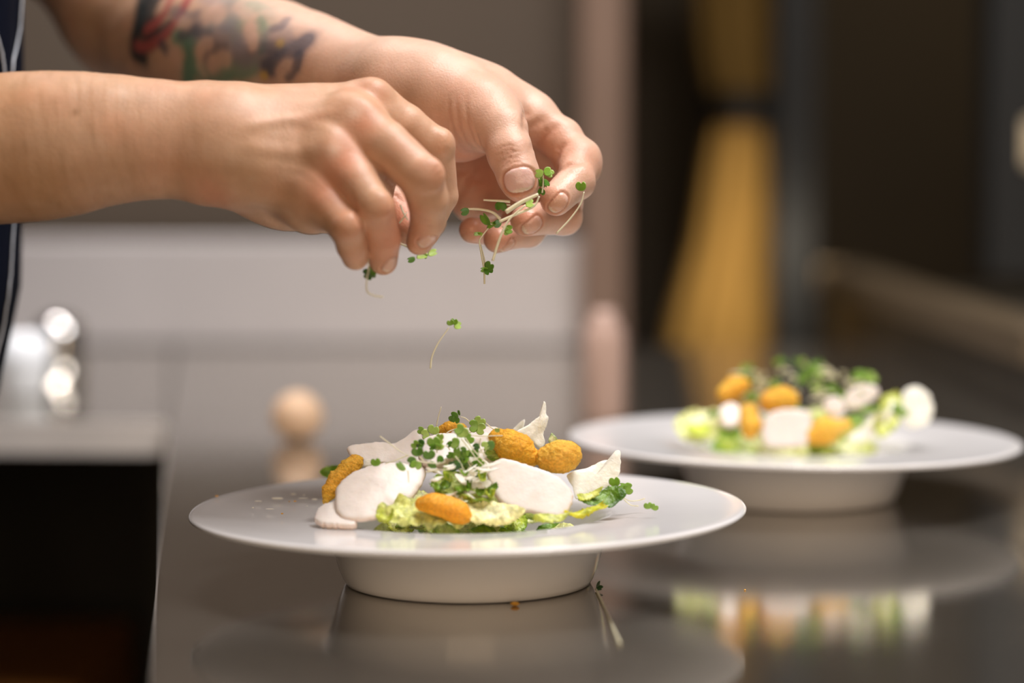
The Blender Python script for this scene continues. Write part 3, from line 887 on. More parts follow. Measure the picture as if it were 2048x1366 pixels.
sleeve_r = cap(ER + (SH_R - ER) * 0.35, SH_R, 0.058, 0.066)
sl0 = P(-70, -330, 1.56)
sleeve_l = cap(sl0, SH_L, 0.060, 0.068)
def shirt(p):
    d = torso(p) - 0.006
    d = np.maximum(d, 0.86 - p[:, 2])
    for g in (sleeve_r, sleeve_l, lambda q: upper_l(q) - .008): d = smin(d, g(p), 0.03)
    return np.maximum(d, -(neckhead(p) - 0.006))
Vs, Fs, Ns = polygonize(shirt, (HX - .28, HY - .42, 0.80), (HX + .28, HY + .44, 1.56), 0.008)
adopt(mesh_obj('shirt', Vs, Fs, M['black']), root)
def trousers(p): return np.maximum(torso(p) - 0.010, np.maximum(p[:, 2] - 0.90, 0.06 - p[:, 2]))
Vs, Fs, Ns = polygonize(trousers, (HX - .22, HY - .28, 0.03), (HX + .24, HY + .28, 0.94), 0.010)
adopt(mesh_obj('trousers', Vs, Fs, M['black']), root)
# apron: follows the belly, the front edge shown at the left of the picture
fr_prof = [(0.55, -0.315), (0.80, -0.305), (0.90, -0.298), (0.93, -0.293), (0.970, -0.2845), (0.996, -0.2785), (1.0185, -0.2735), (1.035, -0.2700), (1.08, -0.2685), (1.16, -0.2665), (1.20, -0.2655), (1.30, -0.272), (1.40, -0.30)]
vs = []; nz, ny = 80, 60
zs = np.linspace(0.55, 1.40, nz); fx = np.interp(zs, [a for a, b in fr_prof], [b for a, b in fr_prof]) 
halfw = np.interp(zs, [0.55, .95, 1.15, 1.3, 1.40], [.20, .20, .185, .13, .11])
for s_ in (0, 1):
    for i in range(nz):
        for j in range(ny):
            u = -1 + 2 * j / (ny - 1)
            x = fx[i] - 0.19 * abs(u)**2.3 - s_ * 0.004
            vs.append((x + .0015 * math.sin(u * 25 + zs[i] * 9), HY - .03 + u * halfw[i], zs[i]))
fs = []
nn = nz * ny
for i in range(nz - 1):
    for j in range(ny - 1):
        a = i*ny + j
        fs.append((a, a+1, a+ny+1, a+ny)); fs.append((nn+a, nn+a+ny, nn+a+ny+1, nn+a+1))
for i in range(nz - 1):
    for j in (0, ny - 1):
        a = i*ny + j; q = (a, a+ny, nn+a+ny, nn+a); fs.append(q if j == 0 else q[::-1])
for j in range(ny - 1):
    for i in (0, nz - 1):
        a = i*ny + j; q = (a, nn+a, nn+a+1, a+1); fs.append(q if i == 0 else q[::-1])
ap = adopt(mesh_obj('apron', vs, fs, M['navy']), root)
def apron_pt(u, z, off=.0012):
    x = np.interp(z, zs, fx) - 0.19 * abs(u)**2.3 + .0015 * math.sin(u*25 + z*9)
    return np.array([x + off, HY - .03 + u * np.interp(z, zs, halfw), z])
def trim_line(pairs):
    """piping sewn along the apron: rows of (height on picture, distance in from the edge)"""
    out = []
    for py in np.linspace(pairs[0][0], pairs[-1][0], 60):
        px = float(np.interp(py, [q[0] for q in pairs], [q[1] for q in pairs]))
        z = CAM[2] - (py - 278) * 1.36 / FPX
        for u in np.linspace(-.8, .9, 400):
            w_ = apron_pt(u, z)
            if proj(w_)[0] >= px: break
        out.append(w_)
    return out
for prs in ([(-150, 50), (0, 44), (60, 40), (130, 26), (260, 20), (445, 27), (560, 20), (640, 8), (700, -6), (800, -30)], [(60, -12), (110, 3), (150, 9), (230, 9)]):
    v, f = tube_geo(trim_line(prs), 0.0006, 6)
    mesh_obj('piping', v, f, M['piping'], ap)
def hair_sdf(p): return np.maximum(ell((HX + .03, HY, 1.69), (.108, .085, .115))(p), -(ell((HX + .10, HY, 1.63), (.085, .09, .10))(p)))
Vs, Fs, Ns = polygonize(hair_sdf, (HX - .12, HY - .12, 1.52), (HX + .2, HY + .12, 1.84), 0.006)
adopt(mesh_obj('hair', Vs, Fs, M['hair']), root)
for sy in (-.11, .11):
    f = union([ell((HX + .05, HY + sy, 0.04), (.14, .048, .038)), ell((HX - .03, HY + sy, 0.07), (.06, .045, .06))], .03)
    f2 = lambda p, f=f: np.maximum(f(p), 0.001 - p[:, 2])
    Vs, Fs, Ns = polygonize(f2, (HX - .14, HY + sy - .08, -0.02), (HX + .24, HY + sy + .08, .16), 0.008)
    adopt(mesh_obj('shoe', Vs, Fs, M['black']), root)
# ------------------------------------------------------------------ food
def rayplane(px, py, c, n):
    r = FW + (px - 1024) / FPX * RT + (683 - py) / FPX * UP
    return CAM + r * (((c - CAM) @ n) / (r @ n))


def facing(lean, yaw=0.0):
    """normal of a slab leaning back from the camera by `lean` degrees and turned by `yaw`"""
    l = math.radians(lean); y = math.radians(yaw)
    n = math.cos(l) * (-FW) + math.sin(l) * UP
    n = n * math.cos(y) + RT * math.sin(y)
    return n / np.linalg.norm(n)


def loop_px(outline, M_=72, rag=0.0, seed=1):
    p = [np.array(q, float) for q in outline]; n = len(p); out = []
    for i in range(n):
        a, b, c, d = p[i-1], p[i], p[(i+1) % n], p[(i+2) % n]
        for t in np.arange(8) / 8:
            out.append(0.5 * ((2*b) + (-a + c)*t + (2*a - 5*b + 4*c - d)*t*t + (-a + 3*b - 3*c + d)*t**3))
    out = np.array(out); L = np.r_[0, np.cumsum(np.linalg.norm(np.diff(np.r_[out, out[:1]], axis=0), axis=1))]
    s = np.linspace(0, L[-1], M_, endpoint=False); o2 = np.r_[out, out[:1]]
    r = np.stack([np.interp(s, L, o2[:, 0]), np.interp(s, L, o2[:, 1])], 1)
    if rag:
        rs = np.random.RandomState(seed); c = r.mean(0); v = r - c; v /= np.linalg.norm(v, axis=1)[:, None] + 1e-6
        k = rs.uniform(-1, 1, M_); k = 0.6 * k + 0.4 * np.roll(k, 1)
        r = r + v * (k * rag)[:, None]
    return r


def slab(name, m, outline, c_px, n, th, bend=0.0, bump=0.0004, ruffle=0.0, ruf_k=260, rag=0.0, seed=1, rings=12, M_=84, colf=None, flatp=6, root=None, bend_ax=0):
    c = P(*c_px) if len(c_px) == 3 and not isinstance(c_px, np.ndarray) else c_px
    o = loop_px(outline, M_, rag, seed)
    O = np.array([rayplane(x, y, c, n) for x, y in o])
    cc = O.mean(0)
    u = np.cross(UP, n); u /= np.linalg.norm(u); v = np.cross(n, u)
    ss = 1 - (1 - np.linspace(0, 1, rings))**2.0
    vs = []
    sz = np.abs((O - cc) @ u).max(); sv = np.abs((O - cc) @ v).max()
    allp = []
    S_ = []
    for side in (1, -1):
        for s in ss:
            if side == -1 and s >= 0.9999: continue
            for q in O:
                allp.append(cc + (q - cc) * s); S_.append((side, s))
    A = np.array(allp); S2 = np.array(S_)
    side = S2[:, 0]; s = S2[:, 1]
    off = side * th / 2 * (1 - np.clip(s, 0, 1)**flatp)**0.5
    lu = (A - cc) @ u / sz; lv = (A - cc) @ v / sv
    off += bend * ((lu if bend_ax == 0 else lv)**2)
    off += bump * waves(A, 420, seed + 5) + bump * 1.5 * waves(A, 150, seed + 6)
    if ruffle: off += ruffle * waves(A, ruf_k, seed + 9) * (0.25 + 0.75 * s**2)
    Vv = A + off[:, None] * n
    M2 = len(O); R1 = rings; R2 = rings - 1
    fs = []
    for i in range(R1 - 1):
        for j in range(M2):
            j2 = (j + 1) % M2; fs.append((i*M2 + j, (i+1)*M2 + j, (i+1)*M2 + j2, i*M2 + j2))
    base = R1 * M2
    for i in range(R2 - 1):
        for j in range(M2):
            j2 = (j + 1) % M2; fs.append((base + i*M2 + j, base + i*M2 + j2, base + (i+1)*M2 + j2, base + (i+1)*M2 + j))
    for j in range(M2):   # join back to the rim
        j2 = (j + 1) % M2; fs.append((base + (R2-1)*M2 + j, base + (R2-1)*M2 + j2, (R1-1)*M2 + j2, (R1-1)*M2 + j))
    # merge the coincident centre ring by collapsing it onto its mean
    for b in (0, base):
        Vv[b:b+M2] = Vv[b:b+M2].mean(0)
    col = colf(lu, lv, s, A) if colf else None
    return mesh_obj(name, Vv, fs, m, col=col)


def chick_col(lu, lv, s, A):
    base = np.array([0.90, 0.82, 0.77]); edge = np.array([0.74, 0.50, 0.36]); t = np.clip((s - 0.94) / 0.06, 0, 1) * 0.5 + np.clip(waves(A, 300, 3) - 1.0, 0, 1) * .15
    return base * (1 - t[:, None]) + edge * t[:, None]


def chicken(label, outline, c_px, lean, yaw=0, th=0.006, bend=0.0, seed=1, group=None, **k):
    return tag(slab('chicken_slice', M['chicken'], outline, c_px, facing(lean, yaw), th, bend, bump=0.00012, rag=1.8, seed=seed, colf=chick_col, flatp=22, rings=16, M_=110, **k), label, 'chicken', group)


def parmesan(label, outline, c_px, lean, yaw=0, th=0.0016, bend=0.004, seed=1, rag=1.5, group=None, **k):
    return tag(slab('parmesan_shaving', M['parmesan'], outline, c_px, facing(lean, yaw), th, bend, bump=0.0002, rag=rag, seed=seed, **k), label, 'cheese', group)


def lettuce_col(pale, green, seed, k=1.5):
    pale = np.array(pale[:3]); green = np.array(green[:3])
    def f(lu, lv, s, A):
        t = np.clip(s**k * 0.9 + 0.25 * waves(A, 160, seed), 0, 1)
        vein = np.clip(1 - np.abs(np.sin(lu * 9 + lv * 3)) * 6, 0, 1) * 0.35
        t = np.clip(t - vein, 0, 1)
        return pale * (1 - t[:, None]) + green * t[:, None]
    return f


PALEG = lin(236, 236, 190); YG = lin(190, 200, 70); MG = lin(120, 155, 40); DG = lin(58, 92, 22); LG = lin(214, 222, 130)


def lettuce(label, outline, c_px, lean, yaw=0, pale=PALEG, green=YG, ruffle=0.0018, ruf_k=240, bend=0.003, seed=1, group=None, th=0.0009, rag=3.0, **k):
    return tag(slab('lettuce_leaf', M['lettuce'], outline, c_px, facing(lean, yaw), th, bend, bump=0.0003, ruffle=ruffle, ruf_k=ruf_k, rag=rag, seed=seed,
                    colf=lettuce_col(pale, green, seed), rings=14, M_=110, flatp=8, **k), label, 'lettuce', group)


def golden(label, joints, seed=1, rough=0.00022, tone=(254, 200, 66), h=0.0006, k=0.004, group=None, flatten=None):
    f = union([seg(joints[i], joints[i+1]) for i in range(len(joints) - 1)], k)
    pts = [P(*j[:3]) for j in joints]; r = max(j[3] * j[2] / FPX for j in joints)
    lo, hi = bounds(pts, r + 0.003)
    V, Fc, N = polygonize(f, lo, hi, h)
    w_ = waves(V, 900, seed, 14); w2 = waves(V, 2200, seed + 1, 14); w3 = waves(V, 160, seed + 2, 8)
    V = V + N * (rough * (0.9 * np.clip(w_, -1, 2) + 0.9 * w2) + 0.0007 * w3)[:, None]
    c = np.array(lin(*tone)[:3]); dk = np.array(lin(228, 138, 14)[:3]); lt = np.array(lin(253, 212, 110)[:3])
    t = np.clip(0.5 + 0.35 * w3 + 0.2 * w_, 0, 1)
    col = mix(np.repeat(c[None], len(V), 0), dk, 0.5 * t); col = mix(col, lt, np.clip(-0.4 * w3 + .2 * w2 - 0.1, 0, 0.7))
    return tag(mesh_obj('breaded_crouton', V, Fc, M['crumb'], col=col), label, 'crouton', group)


def leaf_geo(c, t, n, size, notch=0.55, cup=0.25):
    """two-lobed seed leaf: c = where it joins the stem, t = direction out, n = face normal"""
    t = t / np.linalg.norm(t); n = n - (n @ t) * t; n /= np.linalg.norm(n); u = np.cross(n, t)
    K, Mn = 7, 28; vs = []
    for side in (1, -1):
        for i in range(K):
            s = i / (K - 1)
            if side == -1 and i == K - 1: continue
            for j in range(Mn):
                a = 2 * PI * j / Mn
                r = 0.5 * (1.0 + 0.16 * abs(math.sin(a)) - notch * math.exp(-(a - 0 if a < PI else a - 2*PI)**2 / 0.12))
                x = 0.52 + r * math.cos(a) * s; y = r * 1.12 * math.sin(a) * s
                z = cup * (y * y) + 0.1 * x * x + side * 0.035 * math.sqrt(max(0, 1 - s**4))
                vs.append(c + size * (x * t + y * u + z * n))
    fs = []
    for i in range(K - 1):
        for j in range(Mn): fs.append((i*Mn+j, (i+1)*Mn+j, (i+1)*Mn+(j+1) % Mn, i*Mn+(j+1) % Mn))
    b = K * Mn
    for i in range(K - 2):
        for j in range(Mn): fs.append((b+i*Mn+j, b+i*Mn+(j+1) % Mn, b+(i+1)*Mn+(j+1) % Mn, b+(i+1)*Mn+j))
    for j in range(Mn): fs.append((b+(K-2)*Mn+j, b+(K-2)*Mn+(j+1) % Mn, (K-1)*Mn+(j+1) % Mn, (K-1)*Mn+j))
    return vs, fs


LEAFC = [lin(122, 164, 58)[:3], lin(158, 190, 92)[:3], lin(76, 118, 38)[:3], lin(40, 70, 26)[:3], lin(176, 200, 104)[:3]]


def sprout(label, stem, leaves, tone=0, r=2.6, group=None, stemr_end=None, d=None):
    """stem: (px,py,depth) points from root to tip; leaves: (px, py, size px, direction deg, face tilt) around the tip"""
    pts = [P(*q) for q in stem] if stem else [P(leaves[0][0], leaves[0][1], d)]
    tip = pts[-1]; dd = (stem[-1][2] if stem else d)
    root = empty('sprout', tuple(pts[0]))
    tag(root, label, 'sprout', group)
    if stem:
        C_ = catmull(pts, 8); k = len(C_); rr = r * dd / FPX / 2
        v, f = tube_geo(C_, [rr * (0.75 + 0.25 * math.cos(2.2 * i / k)) for i in range(k)], 8)
        adopt(mesh_obj('stem', v, f, M['stem']), root)
    for i, L in enumerate(leaves):
        px, py, sz, ang = L[:4]; tilt = L[4] if len(L) > 4 else 0; tn = L[5] if len(L) > 5 else tone
        c = P(px, py, dd - 0.001); s = sz * dd / FPX
        a = math.radians(ang); t = math.cos(a) * RT + math.sin(a) * UP
        b = math.radians(tilt)
        n = math.cos(b) * (-FW) + math.sin(b) * (UP * math.cos(a) - RT * math.sin(a)) + 0.25 * t
        c0 = c - t * s * 0.52
        v, f = leaf_geo(c0, t, n, s)
        col = np.repeat(np.array(LEAFC[tn])[None], len(v), 0)
        adopt(mesh_obj('leaf', v, f, M['leaf'], col=col), root)
    return root


def ov(cx, cy, rx, ry, rot=0, n=10):
    a = math.radians(rot); o = []
    for j in range(n):
        t = 2 * PI * j / n; x = rx * math.cos(t); y = ry * math.sin(t); o.append((cx + x * math.cos(a) - y * math.sin(a), cy + x * math.sin(a) + y * math.cos(a)))
    return o

# ---- near plate -------------------------------------------------------------
G_ = 'chopped romaine leaves heaped in the near plate'
def heap(centre, count, rad, height, seed, label, group, dark=0.25, D=1.218):
    r_ = random.Random(seed); base = None
    for i in range(count):
        rr = rad * math.sqrt(r_.random()) * 0.95; a = r_.uniform(0, 2 * PI)
        hh = height * (1 - (rr / rad)**3) * r_.uniform(0.35, 1.0)
        c = centre + np.array([rr * math.cos(a) * .9, rr * math.sin(a) * .9, 0.011 + hh])
        px, py, dd = proj(c)
        s = r_.uniform(34, 62) * D / dd; e = r_.uniform(.5, .9); rot = r_.uniform(0, PI)
        out = []
        for j in range(10):
            t = 2 * PI * j / 10; x = s * math.cos(t); y = s * e * math.sin(t) * 0.75
            out.append((px + x * math.cos(rot) - y * math.sin(rot), py + (x * math.sin(rot) + y * math.cos(rot)) * .6))
        cols = r_.choice([(PALEG, LG), (PALEG, YG), (LG, MG), (YG, MG), (LG, YG), (MG, DG)])
        lettuce(label, out, (px, py, dd), r_.uniform(15, 75), r_.uniform(-35, 35), pale=cols[0], green=cols[1], ruffle=0.0022, ruf_k=220, bend=r_.uniform(-.006, .008), seed=seed * 100 + i, group=group)


heap(P1, 46, 0.060, 0.036, 3, 'chopped romaine leaf in the heap on the near plate, mostly hidden by the toppings', G_)

Z3 = lambda x, y: (600 + x / 4.269, 780 + y / 4.269)      # reading frame of the left half of the near salad
Z4 = lambda x, y: (900 + x / 4.269, 780 + y / 4.269)      # and of the right half
z3 = lambda L: [Z3(*q) for q in L]
z4f = lambda L: [Z4(*q) for q in L]

chicken('large rounded chicken slice at the left front of the near salad', z3([(300, 860), (340, 770), (440, 700), (600, 650), (800, 620), (960, 620), (1080, 640), (1060, 740), (1000, 850), (920, 940), (800, 990), (700, 1080), (560, 1115), (420, 1095), (340, 1050), (300, 960)]),
        (765, 985, 1.172), 42, 4, th=0.0038, bend=-0.004, seed=31)
chicken('rounded chicken slice at the right front of the near salad', z4f([(330, 660), (420, 585), (520, 600), (640, 640), (780, 680), (930, 740), (1030, 830), (1060, 900), (1030, 1000), (960, 1075), (840, 1090), (700, 1050), (560, 1030), (440, 960), (370, 860), (330, 760)]),
        (1060, 980, 1.172), 26, 6, th=0.0038, bend=-0.003, seed=32)
chicken('chicken slice standing at the back left of the near salad, behind the crouton stick', z3([(410, 510), (520, 480), (690, 455), (800, 465), (900, 420), (1000, 350), (1040, 400), (1080, 470), (1060, 600), (960, 660), (760, 640), (600, 640), (500, 620), (430, 580)]),
        (780, 900, 1.222), 38, 0, th=0.0035, bend=0.002, seed=33)
chicken('torn chicken slice under the sprouts at the top of the near salad', z3([(1040, 440), (1120, 410), (1250, 395), (1400, 395), (1480, 420), (1500, 500), (1420, 560), (1330, 600), (1240, 640), (1150, 680), (1080, 640), (1020, 560)]),
        (890, 900, 1.192), 45, 4, th=0.007, bend=-0.003, seed=34)
chicken('small folded end of chicken lying on the left rim of the near plate', z3([(120, 1080), (150, 1010), (240, 970), (330, 965), (420, 1010), (480, 1090), (460, 1150), (330, 1170), (200, 1160), (140, 1130)]),
        (668, 1030, 1.168), 55, -10, th=0.004, bend=-0.002, seed=35)
chicken('small chicken piece behind the crouton on top of the near salad', z4f([(0, 400), (60, 360), (200, 355), (330, 340), (420, 360), (360, 430), (200, 440), (60, 440)]),
        (950, 872, 1.212), 50, 0, th=0.006, seed=36)

golden('breaded crouton stick standing at the left edge of the near salad', [(652, 1003, 1.185, 9), (660, 985, 1.187, 12), (676, 958, 1.190, 14), (697, 936, 1.192, 16), (712, 925, 1.193, 15)], seed=41)
golden('breaded crouton on the very top of the near salad, under the clover-like leaves', [(884, 861, 1.215, 9), (905, 858, 1.215, 11), (925, 857, 1.215, 10)], seed=42)
golden('long oval breaded crouton at the upper right of the near salad', [(992, 876, 1.192, 15), (1015, 888, 1.190, 23), (1040, 900, 1.190, 25), (1062, 914, 1.190, 19)], seed=43, tone=(254, 196, 56))
golden('round ball-like breaded crouton at the right of the near salad', [(1094, 916, 1.187, 22), (1118, 912, 1.186, 29), (1135, 911, 1.186, 27)], seed=44, tone=(255, 206, 80))
golden('smooth orange breaded crouton at the front of the near salad', [(842, 1008, 1.160, 13), (868, 1008, 1.158, 16), (895, 1014, 1.157, 17), (918, 1026, 1.156, 17), (930, 1036, 1.156, 12)], seed=45, rough=0.00008, tone=(252, 172, 20), k=.006)

parmesan('tall pointed parmesan shaving with a torn tip at the top of the near salad', z4f([(560, 360), (660, 300), (740, 240), (780, 200), (798, 95), (820, 130), (822, 200), (838, 240), (826, 300), (800, 380), (812, 450), (770, 500), (700, 440), (620, 400)]),
         (1072, 860, 1.212), 12, 15, seed=51, rag=1.0, M_=140, bend=.002)
parmesan('small pale parmesan flake peeking behind the tall shaving', z4f([(530, 350), (570, 300), (610, 262), (640, 255), (630, 320), (600, 370), (550, 380)]), (1038, 855, 1.228), 12, -10, seed=52, bend=.001, rag=.6)
parmesan('broad parmesan shaving with an upturned point at the right of the near salad', z4f([(980, 760), (1060, 700), (1180, 660), (1290, 610), (1380, 590), (1390, 540), (1430, 535), (1442, 620), (1435, 740), (1380, 810), (1260, 860), (1140, 920), (1060, 940), (1040, 860)]),
         (1190, 960, 1.195), 25, 15, seed=53, bend=.004)
parmesan('narrow parmesan strip lying down the middle of the near salad', z4f([(60, 380), (110, 390), (180, 480), (250, 570), (330, 640), (330, 720), (250, 690), (160, 610), (90, 540), (60, 460)]),
         (945, 912, 1.178), 35, 0, seed=54, bend=.001, th=.002)
parmesan('short parmesan flake across the front greens of the near salad', z4f([(40, 740), (150, 730), (300, 770), (350, 820), (300, 850), (150, 820), (70, 790)]), (945, 965, 1.168), 45, 0, seed=55, bend=.002)
parmesan('narrow parmesan edge behind the crouton stick', z3([(545, 600), (600, 595), (640, 620), (600, 650), (540, 655)]), (738, 927, 1.205), 30, 0, seed=56, bend=.0, rag=.4)

lettuce('pale frilly lettuce leaf at the front of the near salad, under the orange crouton', z3([(650, 1090), (700, 1000), (850, 950), (960, 900), (1080, 860), (1250, 900), (1400, 1020), (1480, 1100), (1400, 1150), (1250, 1165), (1050, 1160), (850, 1145), (720, 1130)]), (860, 1015, 1.166), 50, 0, pale=LG, green=LG, seed=61, ruffle=.0028, ruf_k=330)
lettuce('yellow green lettuce tip beside the large chicken slice', z3([(650, 1100), (680, 1030), (760, 1010), (800, 1060), (790, 1120), (720, 1130)]), (770, 1030, 1.160), 40, 0, pale=YG, green=YG, seed=62, ruffle=.001)
lettuce('cream coloured lettuce rib at the front of the near salad', z4f([(150, 980), (300, 960), (450, 980), (580, 1000), (640, 1060), (560, 1120), (380, 1140), (200, 1145), (150, 1080)]), (990, 1025, 1.160), 45, 0, pale=PALEG, green=lin(232, 226, 150), seed=63, ruffle=.0016)
lettuce('green lettuce leaf dressed with white sauce in the middle of the near salad', z4f([(-40, 700), (100, 680), (250, 780), (360, 850), (350, 980), (200, 990), (60, 960), (-80, 930), (-160, 860), (-140, 760)]), (925, 975, 1.172), 45, 0, pale=LG, green=MG, seed=64, ruffle=.0034, ruf_k=520, rag=5)
lettuce('mid green lettuce leaf right of the narrow cheese strip', z4f([(60, 620), (150, 620), (250, 700), (280, 760), (180, 760), (80, 700)]), (940, 945, 1.180), 40, 0, pale=MG, green=DG, seed=65, ruffle=.0015)
lettuce('dark green leaf at the right edge of the near salad', z4f([(1080, 960), (1180, 900), (1300, 850), (1400, 830), (1480, 880), (1495, 930), (1440, 970), (1370, 1015), (1280, 1010), (1160, 1000)]), (1205, 1000, 1.183), 38, 6, pale=MG, green=DG, seed=66, ruffle=.0008, ruf_k=180)
lettuce('pale green leaf between the broad shaving and the dark leaf', z4f([(1080, 930), (1130, 890), (1220, 860), (1300, 845), (1260, 910), (1180, 945), (1100, 965)]), (1178, 988, 1.181), 35, 4, pale=LG, green=YG, seed=67, ruffle=.001)
lettuce('yellow frilly leaf edge low at the right front of the near salad', z4f([(960, 1085), (1060, 1010), (1180, 990), (1300, 965), (1340, 1010), (1240, 1050), (1100, 1080)]), (1170, 1022, 1.172), 45, 4, pale=YG, green=lin(200, 190, 30), seed=68, ruffle=.0026, ruf_k=420, rag=4)
chicken('chicken slice edge showing between the top crouton and the oval crouton of the near salad', [(935, 880), (960, 868), (995, 872), (1010, 895), (1000, 925), (960, 935), (935, 915)], (970, 900, 1.200), 40, 0, th=.004, seed=37)
lettuce('pale lettuce leaf tucked under the oval crouton of the near salad', ov(1000, 912, 34, 16, 20), (1000, 912, 1.192), 40, 0, pale=LG, green=MG, seed=97, ruffle=.002, ruf_k=400)
lettuce('small green lettuce piece under the lower edge of the right chicken slice', ov(1105, 1038, 40, 9, -5), (1105, 1038, 1.160), 50, 0, pale=LG, green=YG, seed=98, ruffle=.0016, ruf_k=420)
lettuce('small pointed light leaf behind the round crouton', z4f([(840, 440), (855, 390), (870, 365), (905, 400), (920, 440), (880, 470)]), (1105, 878, 1.205), 10, 0, pale=PALEG, green=MG, seed=69, ruffle=.0004, rag=.3, bend=.001)
lettuce('blurred green leaf at the back left of the near salad', [(640, 950), (648, 938), (662, 932), (678, 934), (684, 945), (670, 955), (652, 957)], (662, 945, 1.262), 30, 0, pale=MG, green=MG, seed=70, ruffle=.0008, rag=1)

Z5 = lambda x, y, d=1.18: (640 + x / 5.689, 800 + y / 5.689, d)
def S5(*a, d=1.18): return [Z5(x, y, d) for x, y in a]
NG = 'sprouts scattered over the near salad'
sp = [
    ('bare sprout stem sticking straight up at the top of the near salad', S5((1325, 300), (1345, 200), (1380, 75), d=1.205), [], 0),
    ('sprout with a glossy dark leaf at the very top of the near salad', S5((1700, 245), (1650, 205), (1600, 190), d=1.21), [(907, 833, 18, 150, 20, 2), (919, 825, 12, 95, 70, 2), (911, 840, 14, 250, 30, 2)], 2),
    ('sprout with three light green clover-like leaves at the top of the near salad', S5((1690, 380), (1740, 350), (1770, 320), d=1.200), [(947, 852, 20, 180, 0, 0), (960, 842, 19, 60, 0, 1), (962, 858, 19, -20, 0, 1)], 0),
    ('sprout bent over the left shoulder of the top chicken slice', S5((1130, 365), (1190, 335), (1240, 345), (1260, 400), d=1.198), [(841, 860, 13, 160, 20, 0), (867, 859, 19, 70, 0, 1), (850, 869, 17, 200, 0, 1)], 1),
    ('blurred sprout stem slanting over the back left chicken slice', S5((680, 410), (800, 500), (900, 575), (1010, 635), d=1.168), [], 0),
    ('sprout stem with a round leaf resting on the large chicken slice', S5((1000, 628), (860, 685), (740, 725), d=1.172), [(752, 924, 17, 100, 20, 0)], 0),
    ('sprout with dark green leaves left of the top chicken slice', S5((1180, 690), (1140, 650), (1110, 600), d=1.168), [(835, 903, 19, 100, 10, 2), (843, 894, 14, 80, 60, 2), (824, 924, 19, 200, 10, 2), (832, 930, 18, 250, 10, 0)], 2),
    ('sprout with bright leaves in front of the top chicken slice', S5((1330, 600), (1330, 520), (1320, 470), d=1.172), [(867, 883, 21, 100, 0, 0), (880, 889, 18, 10, 10, 1), (881, 873, 14, 90, 30, 1)], 0),
    ('sprout with folded dark leaves at the centre of the near salad', S5((1300, 760), (1260, 680), (1240, 630), d=1.166), [(858, 909, 20, 100, 0, 2), (879, 919, 17, 260, 50, 2), (864, 933, 17, 200, 10, 2)], 2),
    ('sprout with a narrow green leaf pointing down the large chicken slice', S5((1000, 800), (1005, 860), (1010, 940), d=1.163), [(803, 931, 24, 125, 60, 0)], 0),
    ('looped sprout stems left of the oval crouton', S5((1830, 430), (1815, 520), (1850, 600), (1900, 640), d=1.175), [(939, 877, 18, 40, 10, 0)], 0),
    ('curled sprout stem crossing the loop left of the oval crouton', S5((1900, 420), (1925, 510), (1880, 580), (1860, 640), d=1.172), [(952, 893, 14, 200, 30, 3)], 3),
    ('sprout stem running down beside the narrow cheese strip', S5((1650, 430), (1750, 570), (1850, 680), (1940, 760), d=1.170), [(925, 865, 20, 100, 0, 1)], 1),
    ('second sprout stem lying along the narrow cheese strip', S5((1610, 440), (1700, 560), (1800, 690), (1920, 790), d=1.1685), [(918, 858, 18, 150, 0, 0)], 0),
    ('short pale stem jutting out right of the clover-like leaves', S5((1980, 335), (1930, 300), (1880, 255), d=1.20), [], 0),
    ('pale stem arching over the top crouton', S5((1410, 415), (1450, 370), (1520, 335), (1590, 325), d=1.196), [], 0),
    ('sprout stem lying across the oval crouton', S5((1700, 400), (1850, 410), (2080, 405), d=1.176), [(995, 860, 10, 90, 30, 4)], 4),
    ('sprout stem lying level below the dark leaves', S5((1100, 690), (1200, 710), (1350, 720), (1430, 700), d=1.162), [], 0),
    ('sprout stem low across the middle greens of the near salad', S5((1200, 820), (1330, 800), (1480, 790), d=1.158), [], 0),
    ('sprout trailing off the right edge of the salad onto the rim', [(1277, 1012, 1.185), (1262, 1010, 1.187), (1247, 998, 1.188), (1236, 984, 1.188), (1231, 973, 1.189)], [(1230, 963, 20, 100, 30, 0)], 0),
    ('fine sprout stem with a double leaf behind the dark leaf at the right', [(1290, 997, 1.20), (1275, 1001, 1.20), (1258, 1001, 1.198), (1242, 990, 1.196), (1238, 980, 1.195)], [(1246, 971, 17, 160, 50, 0), (1257, 977, 19, 10, 0, 0)], 0),
    ('pair of tiny green leaves lying alone on the right rim of the near plate', [(1303, 1018, 1.183), (1302, 1014, 1.183), (1302, 1012, 1.183)], [(1296, 1011, 14, 100, 0, 0), (1309, 1014, 13, 60, 0, 0)], 0),
    ('sprout stem hanging between the middle greens and the crouton', S5((1540, 640), (1600, 720), (1640, 800), d=1.163), [(915, 930, 14, 200, 30, 3)], 3),
]
for lb, stm, lv, tn in sp: sprout(lb, stm, lv, tn)
# loose tangle in the middle
r_ = random.Random(17)
for i in range(12):
    x = r_.uniform(862, 985); y = r_.uniform(895, 950); d = 1.176; a = r_.uniform(0, PI); L = r_.uniform(20, 42)
    p0 = (x, y, d); p2 = (x + L * math.cos(a), y - L * .6 * math.sin(a), d - .004); pm = ((p0[0] + p2[0]) / 2 + r_.uniform(-6, 6), (p0[1] + p2[1]) / 2 + r_.uniform(-8, 2), d - .004)
    sprout('sprout tangled among the dressed greens in the middle of the near salad', [p0, pm, p2],
           [(p2[0] + 5, p2[1] - 4, r_.uniform(13, 18), r_.uniform(0, 180), r_.uniform(0, 50), r_.choice([0, 0, 2, 3])), (p2[0] - 6, p2[1] - 3, r_.uniform(12, 17), r_.uniform(90, 260), r_.uniform(0, 50), r_.choice([0, 1, 2]))], 0, group='sprouts tangled in the middle of the near salad')

